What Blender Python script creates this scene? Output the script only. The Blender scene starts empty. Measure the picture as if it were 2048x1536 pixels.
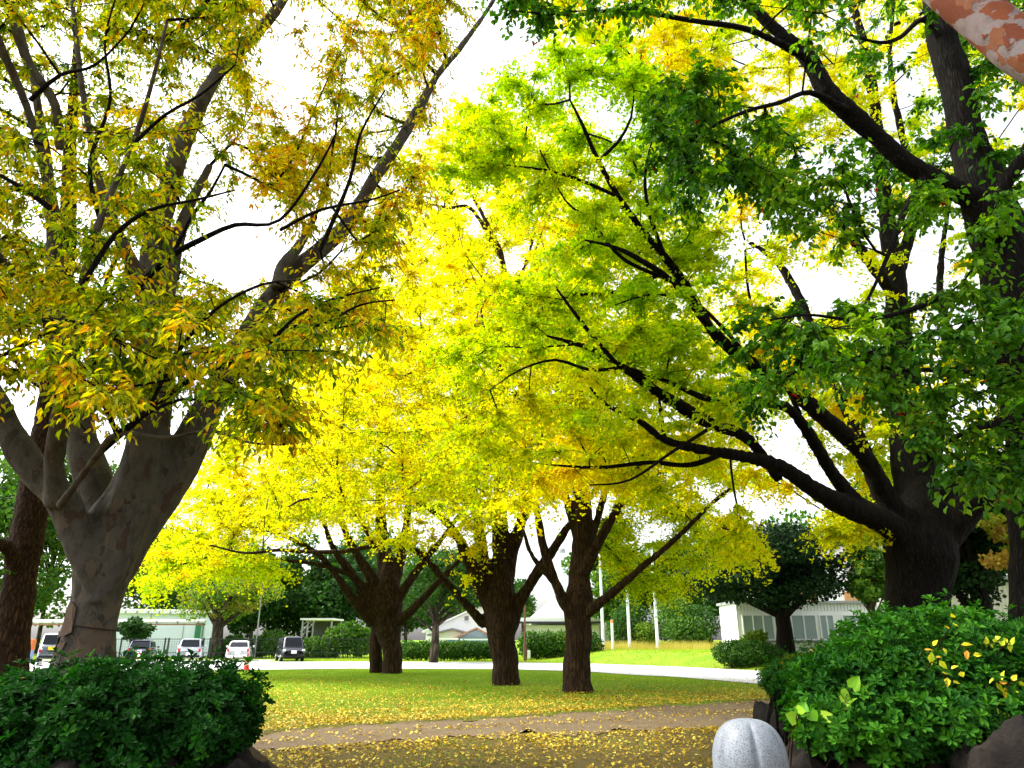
import bpy, math
import numpy as np
from mathutils import Vector, noise as mnoise
R = np.random.default_rng(11)
S = bpy.context.scene
rad = math.radians

# ------------------------------------------------------------------ camera, sky, sun, exposure
F, PITCH, EYE = 1450.0, rad(19.4), 1.6
cam_d = bpy.data.cameras.new('camera'); cam = bpy.data.objects.new('camera', cam_d)
S.collection.objects.link(cam); S.camera = cam
cam.location = (0, 0, EYE); cam.rotation_euler = (rad(90) + PITCH, 0, 0)
cam_d.sensor_width = 36; cam_d.lens = 36 * F / 2048; cam_d.clip_start = .05; cam_d.clip_end = 5000

SUN_EL, SUN_AZ = 52, -80            # azimuth measured from +Y towards +X
w = bpy.data.worlds.new('World'); S.world = w; w.use_nodes = True
nt = w.node_tree; nt.nodes.clear()
sky = nt.nodes.new('ShaderNodeTexSky'); sky.sky_type = 'NISHITA'; sky.sun_disc = False
sky.sun_elevation = rad(SUN_EL); sky.sun_rotation = rad(SUN_AZ)
sky.air_density = 1.0; sky.dust_density = 4.0; sky.ozone_density = 1.0
hs = nt.nodes.new('ShaderNodeHueSaturation'); hs.inputs['Saturation'].default_value = .22
bg = nt.nodes.new('ShaderNodeBackground'); bg.inputs['Strength'].default_value = .15
wo = nt.nodes.new('ShaderNodeOutputWorld')
nt.links.new(sky.outputs[0], hs.inputs['Color']); nt.links.new(hs.outputs[0], bg.inputs[0]); nt.links.new(bg.outputs[0], wo.inputs[0])
sd = bpy.data.lights.new('sun', 'SUN'); sd.energy = 1.5; sd.angle = rad(14); sd.color = (1, .95, .86)
so = bpy.data.objects.new('sun', sd); S.collection.objects.link(so)
a, e = rad(SUN_AZ), rad(SUN_EL)
dirv = Vector((math.sin(a) * math.cos(e), math.cos(a) * math.cos(e), math.sin(e)))
so.rotation_euler = dirv.to_track_quat('Z', 'Y').to_euler(); so.location = (0, 0, 40)
vs = S.view_settings; vs.view_transform = 'Standard'; vs.look = 'None'; vs.gamma = 1; vs.use_curve_mapping = False
vs.exposure = 1.85
cy = S.cycles
cy.max_bounces = 7; cy.diffuse_bounces = 4; cy.transmission_bounces = 5; cy.glossy_bounces = 2
cy.transparent_max_bounces = 6; cy.caustics_reflective = False; cy.caustics_refractive = False
cy.use_adaptive_sampling = True; cy.adaptive_threshold = .02
try:
    cy.use_denoising = True; cy.denoiser = 'OPENIMAGEDENOISE'; cy.denoising_prefilter = 'ACCURATE'
except Exception: pass

# ------------------------------------------------------------------ geometry of the view (pixels of the 2048x1536 photograph -> metres)
cp, sp_ = math.cos(PITCH), math.sin(PITCH)
def at(px, py, Y):
    cx, c_ = (px - 1024) / F, (768 - py) / F
    dy = cp - c_ * sp_; t = Y / dy
    return np.array([cx * t, Y, EYE + (sp_ + c_ * cp) * t])
def ats(px, py, Y):
    px = np.asarray(px, float); py = np.asarray(py, float); Y = np.asarray(Y, float)
    cx, c_ = (px - 1024) / F, (768 - py) / F
    dy = cp - c_ * sp_; t = Y / dy
    return np.stack([cx * t, Y + 0 * cx, EYE + (sp_ + c_ * cp) * t], -1)
def gp(px, py, z=0.0):
    cx, c_ = (px - 1024) / F, (768 - py) / F
    dz = sp_ + c_ * cp; t = (z - EYE) / dz
    return np.array([cx * t, (cp - c_ * sp_) * t, z])
def ax(px, py, Y):                      # metres per pixel there
    c_ = (768 - py) / F
    return (Y / (cp - c_ * sp_)) / F
def proj(P):
    P = np.asarray(P); x, y, z = P[..., 0], P[..., 1], P[..., 2] - EYE
    zc = y * cp + z * sp_; yc = -y * sp_ + z * cp
    zc = np.where(zc < .1, .1, zc)
    return 1024 + F * x / zc, 768 - F * yc / zc
def sst(a, b, x):
    t = np.clip((x - a) / (b - a), 0, 1); return t * t * (3 - 2 * t)
def nrm(v):
    return v / np.maximum(np.linalg.norm(v, axis=-1, keepdims=True), 1e-9)

# ------------------------------------------------------------------ object helpers
def mesh_np(name, V, faces, mat=None, smooth=False, tint=None):
    """faces: list of int arrays (n,k)"""
    me = bpy.data.meshes.new(name)
    V = np.ascontiguousarray(V, np.float32).reshape(-1, 3)
    faces = [np.asarray(f, np.int32) for f in faces if len(f)]
    me.vertices.add(len(V)); me.vertices.foreach_set('co', V.ravel())
    loops = np.concatenate([f.ravel() for f in faces]); tot = np.concatenate([np.full(len(f), f.shape[1], np.int32) for f in faces])
    start = np.concatenate([[0], np.cumsum(tot)[:-1]]).astype(np.int32)
    me.loops.add(len(loops)); me.loops.foreach_set('vertex_index', loops)
    me.polygons.add(len(tot)); me.polygons.foreach_set('loop_start', start)
    try: me.polygons.foreach_set('loop_total', tot)
    except Exception: pass
    me.polygons.foreach_set('use_smooth', np.full(len(tot), smooth, bool))
    if tint is not None:
        at_ = me.attributes.new('tint', 'FLOAT', 'POINT'); at_.data.foreach_set('value', np.ascontiguousarray(tint, np.float32))
    me.update(calc_edges=True)
    if mat: me.materials.append(mat)
    return me
def link(name, me, parent=None, loc=None):
    o = bpy.data.objects.new(name, me); S.collection.objects.link(o)
    if parent is not None: o.parent = parent
    if loc is not None: o.location = loc
    return o
def tag(o, label=None, cat=None, group=None, kind=None):
    if label: o['label'] = label
    if cat: o['category'] = cat
    if group: o['group'] = group
    if kind: o['kind'] = kind
    return o
def thing(name, label, cat, loc=(0, 0, 0), rz=0, group=None):
    o = bpy.data.objects.new(name, None); S.collection.objects.link(o)
    o.location = loc; o.rotation_euler = (0, 0, rz); o.empty_display_size = .3
    return tag(o, label, cat, group)

class MB:
    """collects shapes, builds one mesh"""
    def __init__(s): s.V = []; s.f = {}; s.n = 0
    def add(s, V, *faces):
        V = np.asarray(V, float).reshape(-1, 3)
        for f in faces:
            f = np.asarray(f, int)
            if len(f): s.f.setdefault(f.shape[1], []).append(f + s.n)
        s.V.append(V); s.n += len(V); return s
    def box(s, c, d, bev=0, rz=0):
        x, y, z = np.array(d) / 2
        if bev <= 0:
            V = np.array([[i, j, k] for k in (-z, z) for j in (-y, y) for i in (-x, x)], float)
            Fq = [[0, 2, 3, 1], [4, 5, 7, 6], [0, 1, 5, 4], [2, 6, 7, 3], [0, 4, 6, 2], [1, 3, 7, 5]]
            V = s.rot(V, rz) + np.array(c); return s.add(V, Fq)
        b = min(bev, x * .9, y * .9, z * .9)
        rings = []
        def ring(hx, hy, zz):
            q = b * .6
            return [[-hx + q, -hy, zz], [hx - q, -hy, zz], [hx, -hy + q, zz], [hx, hy - q, zz], [hx - q, hy, zz], [-hx + q, hy, zz], [-hx, hy - q, zz], [-hx, -hy + q, zz]]
        V = ring(x - b, y - b, -z) + ring(x, y, -z + b) + ring(x, y, z - b) + ring(x - b, y - b, z)
        Fq = [[r * 8 + i, r * 8 + (i + 1) % 8, r * 8 + 8 + (i + 1) % 8, r * 8 + 8 + i] for r in range(3) for i in range(8)]
        caps = [[7, 6, 5, 4, 3, 2, 1, 0], [24, 25, 26, 27, 28, 29, 30, 31]]
        V = s.rot(np.array(V, float), rz) + np.array(c); return s.add(V, Fq, caps)
    def rot(s, V, rz):
        if not rz: return V
        c_, s_ = math.cos(rz), math.sin(rz)
        return np.stack([V[:, 0] * c_ - V[:, 1] * s_, V[:, 0] * s_ + V[:, 1] * c_, V[:, 2]], -1)
    def tube(s, P, r, n=10, cap=True):
        P = np.asarray(P, float); r = np.broadcast_to(np.asarray(r, float), (len(P),))
        T = nrm(np.gradient(P, axis=0))
        ref = np.array([0, 0, 1.]) if abs(T[0, 2]) < .9 else np.array([1., 0, 0])
        u = nrm(np.cross(T[0], ref)); V = []
        for i in range(len(P)):
            u = nrm(u - T[i] * np.dot(u, T[i])); v = np.cross(T[i], u)
            an = np.arange(n) * 2 * math.pi / n
            V.append(P[i] + r[i] * (np.cos(an)[:, None] * u + np.sin(an)[:, None] * v))
        k = len(P); V = np.concatenate(V)
        i, j = np.meshgrid(np.arange(k - 1), np.arange(n), indexing='ij'); i = i.ravel(); j = j.ravel()
        Fq = np.stack([i * n + j, i * n + (j + 1) % n, (i + 1) * n + (j + 1) % n, (i + 1) * n + j], -1)
        s.add(V, Fq)
        if cap: s.add(V[:n], [list(range(n))[::-1]]); s.add(V[-n:], [list(range(n))])
        return s
    def lathe(s, prof, c=(0, 0, 0), n=24):
        prof = np.array(prof, float); an = np.arange(n) * 2 * math.pi / n
        V = np.concatenate([np.stack([r * np.cos(an), r * np.sin(an), np.full(n, z)], -1) for r, z in prof]) + np.array(c)
        k = len(prof)
        Fq = [[i * n + j, i * n + (j + 1) % n, (i + 1) * n + (j + 1) % n, (i + 1) * n + j] for i in range(k - 1) for j in range(n)]
        return s.add(V, Fq)
    def wheel(s, c, r, w_, n=20):
        an = np.arange(n) * 2 * math.pi / n; V = []
        prof = [(0, -w_ / 2), (r * .9, -w_ / 2), (r, -w_ * .35), (r, w_ * .35), (r * .9, w_ / 2), (0, w_ / 2)]
        for q, x in prof: V.append(np.stack([np.full(n, x), q * np.cos(an), q * np.sin(an)], -1))
        V = np.concatenate(V) + np.array(c); k = len(prof)
        Fq = [[i * n + j, i * n + (j + 1) % n, (i + 1) * n + (j + 1) % n, (i + 1) * n + j] for i in range(k - 1) for j in range(n)]
        return s.add(V, Fq)
    def poly(s, pts, thick=None):
        pts = np.asarray(pts, float); n = len(pts)
        if thick is None: return s.add(pts, [list(range(n))])
        t = np.asarray(thick, float); V = np.concatenate([pts, pts + t])
        s.add(V, [list(range(n)), list(range(n, 2 * n))[::-1]], [[i, (i + 1) % n, n + (i + 1) % n, n + i] for i in range(n)])
        return s
    def build(s, name, mat, parent=None, smooth=False, loc=None):
        me = mesh_np(name, np.concatenate(s.V), [np.concatenate(v) for v in s.f.values()], mat, smooth)
        return link(name, me, parent, loc)

# ------------------------------------------------------------------ materials
class NT:
    def __init__(s, name):
        s.m = bpy.data.materials.new(name); s.m.use_nodes = True; s.t = s.m.node_tree; s.t.nodes.clear()
        s.out = s.n('ShaderNodeOutputMaterial')
    def n(s, typ, **kw):
        nd = s.t.nodes.new(typ)
        for k, v in kw.items(): setattr(nd, k, v)
        return nd
    def l(s, a, b): s.t.links.new(a, b)
    def coord(s, scale=(1, 1, 1)):
        tc = s.n('ShaderNodeTexCoord'); mp = s.n('ShaderNodeMapping'); mp.inputs['Scale'].default_value = scale
        s.l(tc.outputs['Object'], mp.inputs[0]); return mp.outputs[0]
    def noise(s, scale, detail=4, co=None, rough=.6):
        nd = s.n('ShaderNodeTexNoise'); nd.inputs['Scale'].default_value = scale; nd.inputs['Detail'].default_value = detail
        nd.inputs['Roughness'].default_value = rough
        if co is not None: s.l(co, nd.inputs['Vector'])
        return nd.outputs[0]
    def ramp(s, fac, stops, interp='LINEAR'):
        nd = s.n('ShaderNodeValToRGB'); el = nd.color_ramp.elements; nd.color_ramp.interpolation = interp
        while len(el) < len(stops): el.new(.5)
        for e_, (p, c) in zip(el, stops):
            e_.position = p; e_.color = (*c, 1) if len(c) == 3 else c
        s.l(fac, nd.inputs[0]); return nd.outputs[0]
    def mix(s, fac, a, b, mode='MIX'):
        nd = s.n('ShaderNodeMix'); nd.data_type = 'RGBA'; nd.blend_type = mode
        for v, i in ((fac, 0), (a, 6), (b, 7)):
            if isinstance(v, (int, float)): nd.inputs[i].default_value = v
            elif isinstance(v, tuple): nd.inputs[i].default_value = (*v, 1)
            else: s.l(v, nd.inputs[i])
        return nd.outputs[2]
    def bump(s, h, strength=.5, dist=.02):
        nd = s.n('ShaderNodeBump'); nd.inputs['Strength'].default_value = strength; nd.inputs['Distance'].default_value = dist
        s.l(h, nd.inputs['Height']); return nd.outputs[0]
    def bsdf(s, col, rough=.7, spec=.5, metal=0, normal=None, **kw):
        b = s.n('ShaderNodeBsdfPrincipled')
        if isinstance(col, tuple): b.inputs['Base Color'].default_value = (*col, 1)
        else: s.l(col, b.inputs['Base Color'])
        if isinstance(rough, (int, float)): b.inputs['Roughness'].default_value = rough
        else: s.l(rough, b.inputs['Roughness'])
        b.inputs['Metallic'].default_value = metal; b.inputs['Specular IOR Level'].default_value = spec
        for k, v in kw.items(): b.inputs[k].default_value = v
        if normal is not None: s.l(normal, b.inputs['Normal'])
        return b.outputs[0]
    def done(s, sh): s.l(sh, s.out.inputs[0]); return s.m

def M_simple(name, col, rough=.6, spec=.4, metal=0, var=.12, vs_=3.0, bump=0, **kw):
    t = NT(name); co = t.coord(); f = t.noise(vs_, 5, co)
    c = t.mix(f, tuple(x * (1 - var) for x in col), tuple(min(1, x * (1 + var)) for x in col))
    nm = t.bump(t.noise(vs_ * 12, 4, co), bump, .02) if bump else None
    return t.done(t.bsdf(c, rough, spec, metal, nm, **kw))
def M_leaf(name, stops, trans=.45, rough=.5, spec=.25, glow=1.25):
    t = NT(name); at_ = t.n('ShaderNodeAttribute', attribute_name='tint')
    c = t.ramp(at_.outputs['Fac'], stops)
    b = t.bsdf(c, rough, spec)
    tr = t.n('ShaderNodeBsdfTranslucent')
    hsn = t.n('ShaderNodeHueSaturation'); hsn.inputs['Saturation'].default_value = 1.1; hsn.inputs['Value'].default_value = glow
    t.l(c, hsn.inputs['Color']); t.l(hsn.outputs[0], tr.inputs[0])
    mx = t.n('ShaderNodeMixShader'); mx.inputs[0].default_value = trans
    t.l(b, mx.inputs[1]); t.l(tr.outputs[0], mx.inputs[2]); return t.done(mx.outputs[0])

GINKGO = M_leaf('ginkgo_leaf', [(0, (.22, .46, .012)), (.25, (.40, .60, .012)), (.5, (.62, .74, .010)), (.75, (.90, .80, .010)), (1, (.92, .64, .012))], .6, .6, .1, glow=1.1)
ZELK = M_leaf('zelkova_leaf', [(0, (.06, .14, .012)), (.3, (.24, .34, .015)), (.58, (.50, .50, .015)), (.82, (.80, .60, .016)), (.95, (.78, .40, .015)), (1, (.40, .12, .02))], .66, .55, .12, glow=1.3)
BROAD = M_leaf('broad_leaf', [(0, (.02, .08, .008)), (.4, (.065, .19, .012)), (.8, (.20, .38, .015)), (.96, (.32, .46, .02)), (1, (.38, .012, .012))] , .5, .5, .15)
AZALEA = M_leaf('azalea_leaf', [(0, (.006, .035, .005)), (.5, (.016, .085, .008)), (1, (.06, .21, .010))], .3, .6, .08)
FOREST = M_leaf('forest_leaf', [(0, (.012, .045, .008)), (.35, (.04, .12, .012)), (.65, (.12, .24, .02)), (.85, (.26, .34, .03)), (1, (.32, .18, .03))], .35, .6, .2)
LITTER = M_leaf('fallen_leaf', [(0, (.13, .065, .015)), (.35, (.34, .21, .02)), (.7, (.60, .45, .03)), (1, (.72, .60, .12))], .15, .6, .2)
FORESTD = M_leaf('dark_evergreen_leaf', [(0, (.006, .022, .005)), (.4, (.014, .05, .007)), (.8, (.05, .12, .012)), (1, (.10, .18, .02))], .15, .6, .1)
GRASSM = M_leaf('grass_blade', [(0, (.08, .18, .01)), (.5, (.20, .36, .015)), (.85, (.38, .48, .03)), (1, (.55, .42, .12))], .35, .6, .2)
VINE = M_leaf('vine_leaf', [(0, (.10, .34, .02)), (.5, (.38, .55, .02)), (.8, (.80, .72, .02)), (1, (.70, .32, .03))], .35, .5, .3)

def bark(name, c1, c2, c3, sc=(20, 20, 2.2), strength=.8, dist=.03):
    t = NT(name); co = t.coord(sc)
    n1 = t.noise(1.0, 8, co, .65)
    vo = t.n('ShaderNodeTexVoronoi', feature='DISTANCE_TO_EDGE'); vo.inputs['Scale'].default_value = .7
    wn = t.n('ShaderNodeTexNoise'); wn.inputs['Scale'].default_value = .45; wn.inputs['Detail'].default_value = 5; t.l(co, wn.inputs['Vector']); sc_ = t.n('ShaderNodeVectorMath', operation='SCALE'); sc_.inputs[3].default_value = 3.2; t.l(wn.outputs[1], sc_.inputs[0]); dis = t.mix(1.0, co, sc_.outputs[0], 'ADD'); t.l(dis, vo.inputs['Vector'])
    ridge = t.ramp(vo.outputs['Distance'], [(0, (0, 0, 0)), (.35, (1, 1, 1))])
    col = t.ramp(n1, [(.3, c1), (.5, c2), (.72, c3)])
    col = t.mix(ridge, tuple(x * .45 for x in c1), col)
    h = t.mix(.4, ridge, n1)
    return t.done(t.bsdf(col, .9, .12, 0, t.bump(h, strength, dist)))
BARK_G = bark('ginkgo_bark', (.028, .015, .008), (.054, .031, .017), (.11, .068, .038))
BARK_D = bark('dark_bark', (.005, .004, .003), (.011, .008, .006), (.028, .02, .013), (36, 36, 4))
BARK_B = bark('brown_bark', (.028, .015, .008), (.06, .032, .015), (.11, .06, .03), (34, 34, 8), 1, .02)
BARK_F = bark('forest_bark', (.05, .04, .03), (.10, .08, .06), (.16, .13, .10), (4, 4, 1), .6, .05)
def flaky(name, scale, base, patches, edge_b=.35, thr=.56):
    t = NT(name); co = t.coord(scale)
    wob = t.n('ShaderNodeTexNoise'); wob.inputs['Scale'].default_value = 2.2; wob.inputs['Detail'].default_value = 6; t.l(co, wob.inputs['Vector'])
    cw = t.mix(.45, co, wob.outputs[1], 'ADD')
    vo = t.n('ShaderNodeTexVoronoi'); vo.inputs['Scale'].default_value = 1.0; t.l(cw, vo.inputs['Vector'])
    sepn = t.n('ShaderNodeSeparateColor'); t.l(vo.outputs['Color'], sepn.inputs[0])
    big = t.noise(.55, 3, cw)
    add = t.n('ShaderNodeMath', operation='MULTIPLY_ADD'); t.l(sepn.outputs[0], add.inputs[0]); add.inputs[1].default_value = .45; t.l(big, add.inputs[2])
    mask = t.ramp(add.outputs[0], [(thr + .10, (0, 0, 0)), (thr + .125, (1, 1, 1))])
    fine = t.noise(9, 6, co)
    b = t.mix(fine, tuple(x * .72 for x in base), tuple(x * 1.25 for x in base))
    b = t.mix(t.ramp(t.noise(1.3, 4, co), [(.45, (0, 0, 0)), (.62, (.6, .6, .6))]), b, tuple(x * .45 for x in base))
    pc = t.ramp(sepn.outputs[1], [(i / max(1, len(patches)), p) for i, p in enumerate(patches)], 'CONSTANT')
    pc = t.mix(.35, pc, t.mix(fine, (0, 0, 0), (1, .9, .8)), 'MULTIPLY')
    c = t.mix(mask, b, pc)
    h = t.mix(.3, mask, fine)
    return t.done(t.bsdf(c, .8, .2, 0, t.bump(h, edge_b, .02)))
BARK_Z = flaky('zelkova_bark', (8, 8, 4.5), (.080, .070, .057), [(.105, .09, .064), (.07, .045, .03), (.115, .092, .066), (.048, .04, .03)], .9, .70)
BARK_M = flaky('myrtle_bark', (5, 8, 8), (.20, .155, .15), [(.20, .055, .02), (.15, .038, .014), (.22, .08, .035), (.22, .20, .20)], .25, .50)

def g_mat():
    t = NT('lawn_grass'); co = t.coord(); n1 = t.noise(.35, 5, co); n2 = t.noise(6, 6, co); n3 = t.noise(38, 4, co)
    green = t.mix(n3, (.07, .17, .008), (.17, .33, .015))
    green = t.mix(t.ramp(n1, [(.35, (0, 0, 0)), (.7, (1, 1, 1))]), green, (.22, .27, .022))
    soil = t.mix(n3, (.06, .048, .014), (.14, .105, .035))
    sx = t.n('ShaderNodeSeparateXYZ'); t.l(co, sx.inputs[0])
    m1 = t.n('ShaderNodeMath', operation='MULTIPLY_ADD'); t.l(n2, m1.inputs[0]); m1.inputs[1].default_value = 9; t.l(sx.outputs[1], m1.inputs[2])
    mr = t.n('ShaderNodeMapRange'); mr.inputs[1].default_value = 19; mr.inputs[2].default_value = 30; t.l(m1.outputs[0], mr.inputs[0])
    c = t.mix(mr.outputs[0], soil, green)
    return t.done(t.bsdf(c, .95, .1, 0, t.bump(n3, .6, .04)))
LAWN = g_mat()
def dirt():
    t = NT('dirt_path'); co = t.coord(); n1 = t.noise(1.2, 5, co); n3 = t.noise(60, 6, co, .7)
    c = t.mix(n3, (.092, .066, .040), (.19, .145, .092)); c = t.mix(t.ramp(n1, [(.4, (0, 0, 0)), (.7, (.6, .6, .6))]), c, (.10, .07, .04))
    return t.done(t.bsdf(c, .95, .1, 0, t.bump(n3, .5, .02)))
DIRT = dirt()
def roadm():
    t = NT('road_surface'); co = t.coord(); n1 = t.noise(.5, 5, co); n3 = t.noise(30, 6, co, .7)
    c = t.mix(n3, (.42, .42, .43), (.66, .66, .66)); c = t.mix(t.ramp(n1, [(.4, (0, 0, 0)), (.7, (.5, .5, .5))]), c, (.44, .44, .46))
    return t.done(t.bsdf(c, .9, .2, 0, t.bump(n3, .3, .01)))
ROAD = roadm()
SOIL = M_simple('bed_soil', (.06, .04, .025), .95, .1, var=.4, vs_=12, bump=.6)
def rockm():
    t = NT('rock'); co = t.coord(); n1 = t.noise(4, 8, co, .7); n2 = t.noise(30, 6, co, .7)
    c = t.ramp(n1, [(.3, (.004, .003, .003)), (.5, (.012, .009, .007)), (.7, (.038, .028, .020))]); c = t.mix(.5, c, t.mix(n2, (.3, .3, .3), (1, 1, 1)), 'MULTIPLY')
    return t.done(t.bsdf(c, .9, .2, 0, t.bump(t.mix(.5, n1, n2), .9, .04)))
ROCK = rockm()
def granite():
    t = NT('grey_granite'); co = t.coord(); v = t.n('ShaderNodeTexVoronoi'); v.inputs['Scale'].default_value = 380; t.l(co, v.inputs['Vector'])
    s_ = t.n('ShaderNodeSeparateColor'); t.l(v.outputs['Color'], s_.inputs[0])
    c = t.ramp(s_.outputs[0], [(0, (.06, .065, .075)), (.13, (.20, .22, .25)), (.3, (.20, .225, .26)), (.75, (.27, .30, .35))], 'CONSTANT')
    c = t.mix(.35, c, t.mix(t.ramp(t.noise(7, 6, co, .7), [(.35, (0, 0, 0)), (.65, (1, 1, 1))]), (.35, .36, .33), (1, 1, 1)), 'MULTIPLY')
    return t.done(t.bsdf(c, .55, .4, 0, t.bump(s_.outputs[0], .15, .003)))
GRANITE = granite()
WHITE = M_simple('white_paint', (.86, .87, .88), .6, .3, var=.06, vs_=.8)
CREAM = M_simple('cream_render', (.62, .62, .55), .8, .2, var=.08)
PALEB = M_simple('pale_blue_cladding', (.74, .82, .95), .5, .3, var=.06, vs_=.6)
GREYM = M_simple('grey_metal', (.35, .36, .37), .5, .4, .3)
DARKM = M_simple('dark_green_metal', (.018, .03, .026), .5, .4)
RUST = M_simple('rusty_steel', (.30, .16, .09), .8, .2, var=.35)
ROOFG = M_simple('grey_roof', (.20, .20, .22), .7, .3, var=.2)
ROOFD = M_simple('dark_roof_trim', (.05, .05, .06), .7, .3)
BRICK = M_simple('red_brick', (.42, .10, .06), .8, .2, var=.3, vs_=6)
ORANGEW = M_simple('orange_panel', (.60, .30, .13), .7, .2)
GREEND = M_simple('green_door_paint', (.04, .22, .10), .6, .3, var=.3)
BROWNP = M_simple('brown_post', (.16, .075, .05), .7, .3)
BLUE = M_simple('blue_tarp', (.05, .18, .40), .6, .3)
TEAL = M_simple('teal_grey_wall', (.22, .28, .30), .7, .3)
ORANGE = M_simple('orange_plastic', (.80, .22, .05), .5, .4)
RED = M_simple('red_plastic', (.75, .05, .05), .5, .4)
SKYB = M_simple('light_blue_plastic', (.35, .48, .75), .5, .4)
WINDOW = NT('window_glass'); WINDOW = WINDOW.done(WINDOW.bsdf((.16, .22, .25), .15, .6))
FROST = M_simple('frosted_glass', (.30, .38, .42), .35, .5, var=.1, vs_=1.5)
CARGLASS = NT('car_glass'); CARGLASS = CARGLASS.done(CARGLASS.bsdf((.010, .013, .018), .25, .2))
RUBBER = M_simple('rubber', (.02, .02, .02), .85, .2)
ALLOY = M_simple('alloy', (.5, .5, .52), .3, .5, .8)
def paint(n, c): return M_simple(n, c, .25, .5, var=.03, **{'Coat Weight': .6, 'Coat Roughness': .05})
P_SILVER, P_NAVY, P_WHITE, P_BLACK, P_PALE = paint('silver_paint', (.28, .31, .36)), paint('navy_paint', (.010, .016, .045)), paint('white_car_paint', (.82, .83, .85)), paint('black_paint', (.008, .010, .02)), paint('pale_silver_paint', (.62, .68, .74))
TAIL = M_simple('red_lens', (.45, .02, .02), .2, .6)
HEADL = M_simple('clear_lens', (.7, .75, .8), .1, .6)
PLATE_W = M_simple('white_plate', (.85, .85, .85), .5, .3, var=.02)
PLATE_Y = M_simple('yellow_plate', (.85, .62, .02), .5, .3, var=.02)
PALEPOLE = M_simple('white_pole_paint', (.72, .76, .82), .35, .4, var=.05)

# ------------------------------------------------------------------ ground
RU = [(-400, 1327), (300, 1325), (700, 1324), (1000, 1325), (1180, 1328), (1350, 1334), (1530, 1343), (1800, 1358), (2300, 1390)]
RL = [(-400, 1349), (300, 1344), (500, 1341), (700, 1338), (1000, 1339), (1180, 1344), (1350, 1355), (1530, 1370), (1800, 1396), (2300, 1450)]
RUw = np.array([gp(*p)[:2] for p in RU]); RLw = np.array([gp(*p)[:2] for p in RL])
def road_far(x): return np.interp(x, RUw[:, 0], RUw[:, 1])
def road_near(x): return np.interp(x, RLw[:, 0], RLw[:, 1])
PU = np.array([gp(*p)[:2] for p in [(300, 1484), (480, 1472), (650, 1457), (1000, 1437), (1200, 1423), (1500, 1402), (1800, 1388)]])
PL = np.array([gp(*p)[:2] for p in [(300, 1528), (480, 1508), (800, 1483), (1000, 1471), (1200, 1466), (1430, 1456), (1800, 1440)]])
def path_far(x): return np.interp(x, PU[:, 0], PU[:, 1])
def path_near(x): return np.interp(x, PL[:, 0], PL[:, 1])
def gz(x, y):
    x = np.asarray(x, float); y = np.asarray(y, float)
    m = sst(1.0, 9.0, y - road_far(x)) * sst(1, 9, x) * .78 * (1 - .0 * x)
    return m * (1 - sst(95, 120, y)) + 0.05 * np.sin(x * .35) * np.sin(y * .27) * sst(24, 30, y) * (1 - sst(36, 42, y))
xs = np.concatenate([np.linspace(-900, -70, 12), np.linspace(-60, 60, 121), np.linspace(70, 900, 12)])
ys = np.concatenate([np.linspace(-60, -2, 8), np.linspace(0, 130, 131), np.linspace(140, 1500, 14)])
X, Y = np.meshgrid(xs, ys); V = np.stack([X, Y, gz(X, Y)], -1).reshape(-1, 3)
nx, ny = len(xs), len(ys); i, j = np.meshgrid(np.arange(ny - 1), np.arange(nx - 1), indexing='ij'); i = i.ravel(); j = j.ravel()
Fq = np.stack([i * nx + j, i * nx + j + 1, (i + 1) * nx + j + 1, (i + 1) * nx + j], -1)
tag(link('ground', mesh_np('ground', V, [Fq], LAWN, True)), kind='structure')
def strip(name, fa, fb, x0, x1, mat, z=.004, n=160, jit=.25, k=8):
    xx = np.linspace(x0, x1, n); rows = []
    for r in range(k + 1):
        t = r / k; yy = fa(xx) * (1 - t) + fb(xx) * t
        if r in (0, k): yy = yy + np.array([mnoise.noise(Vector((q * 1.7, r * 3.1, 0))) + .5 * mnoise.noise(Vector((q * 5, r * 3.1, 4))) for q in xx]) * jit
        rows.append(np.stack([xx, yy, gz(xx, yy) + z], -1))
    V = np.concatenate(rows); i, j = np.meshgrid(np.arange(k), np.arange(n - 1), indexing='ij'); i = i.ravel(); j = j.ravel()
    return tag(link(name, mesh_np(name, V, [np.stack([i * n + j, i * n + j + 1, (i + 1) * n + j + 1, (i + 1) * n + j], -1)], mat, True)), kind='structure')
strip('road', road_near, road_far, -85, 45, ROAD, .03, 260, .3, 16)
strip('parking_lot', lambda x: 0 * x + road_far(x) - .5, lambda x: 0 * x + 63.5, -60, -18.5, ROAD, .036, 80, .1, 6)
strip('dirt_path', path_near, path_far, -12, 14, DIRT, .012, 900, .9, 12)

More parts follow.
